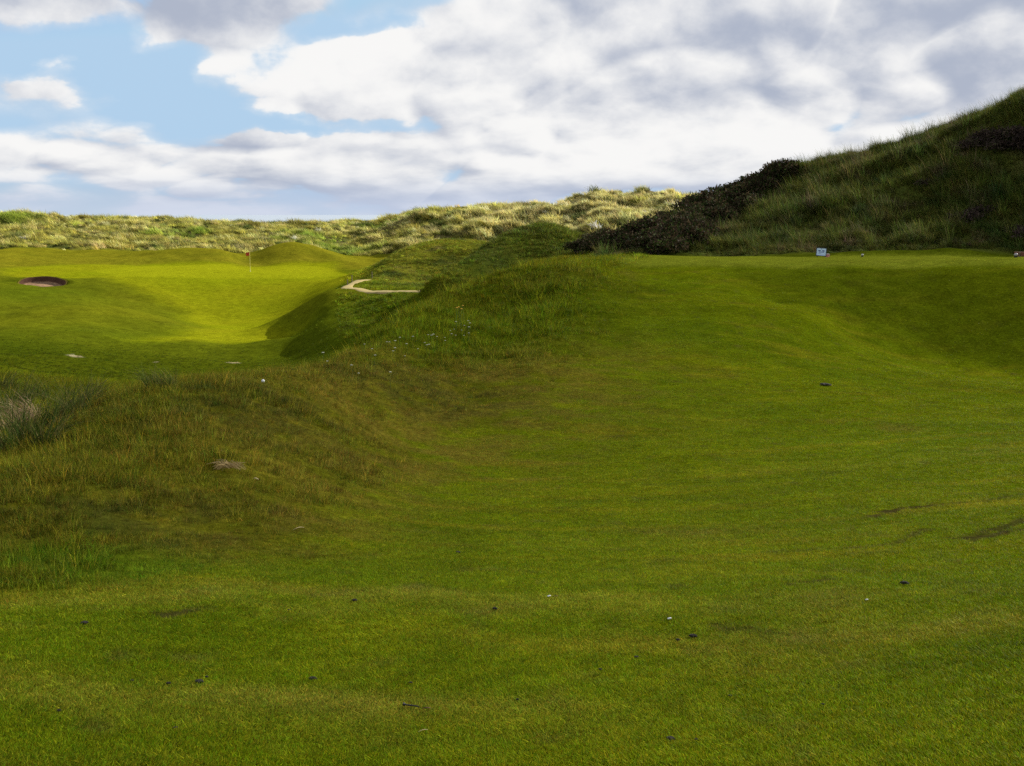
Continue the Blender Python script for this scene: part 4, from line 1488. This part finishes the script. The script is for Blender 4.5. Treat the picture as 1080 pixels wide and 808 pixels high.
def field(ox, ow):
    base = cl_noise(ox, ow, 6.0, 2.5, 0.45, 0.0)
    fine = cl_noise(ox, ow, 26.0, 6.0, 0.58, 0.2)
    t = M('ADD', base, M('MULTIPLY', puffs(ox, ow), 0.30))
    return M('ADD', t, M('MULTIPLY', M('SUBTRACT', fine, 0.5), 0.20))


fray = nt.nodes.new('ShaderNodeTexNoise')
fray.inputs['Scale'].default_value = 13.0
fray.inputs['Detail'].default_value = 5.0
fray.inputs['Roughness'].default_value = 0.55
L(cl_vec(3.7, 1.1), fray.inputs['Vector'])
frs = nt.nodes.new('ShaderNodeSeparateXYZ')
L(fray.outputs['Color'], frs.inputs[0])
wdx = M('ADD', dx, M('MULTIPLY', M('SUBTRACT', frs.outputs[0], 0.5), 0.16))
wdz = M('ADD', dz, M('MULTIPLY', M('SUBTRACT', frs.outputs[1], 0.5), 0.055))


def blob(px, py, wpx, hpx):
    th, s = ray(px, py)
    el = math.atan(s)
    x0, z0 = math.sin(th) * math.cos(el), math.sin(el)
    a = M('DIVIDE', M('SUBTRACT', wdx, x0), wpx / F)
    b = M('DIVIDE', M('SUBTRACT', wdz, z0), hpx / F)
    return M('EXPONENT', M('MULTIPLY', M('ADD', M('MULTIPLY', a, a), M('MULTIPLY', b, b)), -1.0))


def wsum(items):
    t = None
    for w, n in items:
        v = M('MULTIPLY', n, w)
        t = v if t is None else M('ADD', t, v)
    return t


cover = wsum([(-0.30, blob(190, 76, 130, 38)), (-0.24, blob(20, 62, 80, 32)), (-0.16, blob(230, 105, 60, 30)), (-0.30, blob(310, 124, 150, 12)), (-0.22, blob(920, 112, 60, 26)), (-0.30, blob(725, 135, 50, 13)), (-0.26, blob(365, 32, 80, 10)),
              (0.32, blob(60, 96, 60, 18)), (0.26, blob(75, 68, 18, 10)), (0.22, blob(150, 22, 150, 22)), (0.24, blob(420, 80, 150, 40)), (0.26, blob(700, 95, 220, 70)), (0.30, blob(960, 28, 190, 55)),
              (0.10, blob(520, 165, 420, 28)), (0.10, blob(100, 165, 220, 28)), (0.1, blob(150, 125, 60, 12)), (0.16, blob(230, 70, 22, 16)), (0.16, blob(830, 165, 120, 40)), (0.12, blob(1020, 110, 60, 16))])
FA = field(0.0, 0.0)
FB = field(0.010, 0.020)
FC = cl_noise(0.02, 0.05, 4.5, 3.0, 0.5, 0.0)
dens = M('ADD', FA, cover)
alpha = M('ADD', M('MULTIPLY', smooth(0.26, 0.54, dens), 0.45), M('MULTIPLY', smooth(0.40, 0.49, dens), 0.55))
lit = M('ADD', M('MULTIPLY', M('SUBTRACT', FA, FB), 4.2), 0.64)
lit = M('SUBTRACT', lit, M('MULTIPLY', M('SUBTRACT', FC, 0.5), 1.3))
dark = wsum([(0.72, blob(930, 20, 190, 46)), (0.40, blob(640, 105, 110, 16)), (0.42, blob(250, 6, 190, 16)), (0.3, blob(560, 78, 110, 16)), (0.35, blob(1060, 60, 80, 30)), (-0.45, blob(850, 125, 70, 30)), (-0.45, blob(400, 75, 110, 34)),
             (-0.42, blob(680, 50, 100, 35)), (0.2, blob(640, 0, 120, 20)), (-0.2, blob(250, 180, 200, 14)), (-0.25, blob(560, 150, 200, 16)), (0.25, blob(420, 200, 400, 16)), (-0.2, blob(90, 95, 60, 20))])
lit = smooth(-0.25, 1.15, M('SUBTRACT', lit, dark))
cloud_col = mixcol(lit, (0.41, 0.455, 0.56), (0.90, 0.895, 0.885))
sky = nt.nodes.new('ShaderNodeTexSky')
sky.sky_type = 'NISHITA'
sky.sun_disc = False
sky.sun_elevation = SUN_EL
sky.sun_rotation = SUN_AZ
sky.air_density = 1.0
sky.dust_density = 0.0
sky.ozone_density = 1.6
skc = nt.nodes.new('ShaderNodeVectorMath')
skc.operation = 'MULTIPLY'
L(sky.outputs[0], skc.inputs[0])
skc.inputs[1].default_value = (0.62, 0.61, 0.70)
KS = 10.0
SKYGAIN = 0.47


def bgcol(c):
    n = nt.nodes.new('ShaderNodeVectorMath')
    n.operation = 'SCALE'
    L(c, n.inputs[0])
    n.inputs['Scale'].default_value = KS * SKYGAIN
    return n.outputs[0]


skm = nt.nodes.new('ShaderNodeVectorMath')
skm.operation = 'MINIMUM'
L(skc.outputs[0], skm.inputs[0])
skm.inputs[1].default_value = (2.0, 2.85, 3.75)
allc = mixcol(alpha, skm.outputs[0], bgcol(cloud_col))
# low band of distant haze
hz = smooth(0.040, 0.004, dz)
allc = mixcol(M('MULTIPLY', hz, 0.75), allc, bgcol(mixcol(smooth(0.0, 0.02, dz), (0.53, 0.60, 0.76), (0.47, 0.545, 0.71))))
# overhead: closed grey cloud deck
over = smooth(0.20, 0.42, dz)
allc = mixcol(M('MULTIPLY', over, 0.8), allc, bgcol(mixcol(FA, (0.26, 0.28, 0.33), (0.58, 0.59, 0.60))))
bg = nt.nodes.new('ShaderNodeBackground')
L(allc, bg.inputs[0])
bg.inputs[1].default_value = 0.1
wo = nt.nodes.new('ShaderNodeOutputWorld')
L(bg.outputs[0], wo.inputs[0])
world.cycles.sampling_method = 'MANUAL'
world.cycles.sample_map_resolution = 1024

# ------------------------------------------------------------------ render settings
vs_ = scene.view_settings
vs_.view_transform = 'Standard'
vs_.look = 'None'
vs_.gamma = 1.0
vs_.use_curve_mapping = False
vs_.exposure = 1.15
scene.render.engine = 'CYCLES'
cy = scene.cycles
cy.use_denoising = False
cy.denoiser = 'OPENIMAGEDENOISE'
cy.denoising_input_passes = 'RGB_ALBEDO_NORMAL'
cy.denoising_prefilter = 'ACCURATE'
cy.max_bounces = 5
cy.diffuse_bounces = 3
cy.glossy_bounces = 2
cy.transmission_bounces = 3
cy.volume_bounces = 0
cy.transparent_max_bounces = 8
cy.sample_clamp_indirect = 4
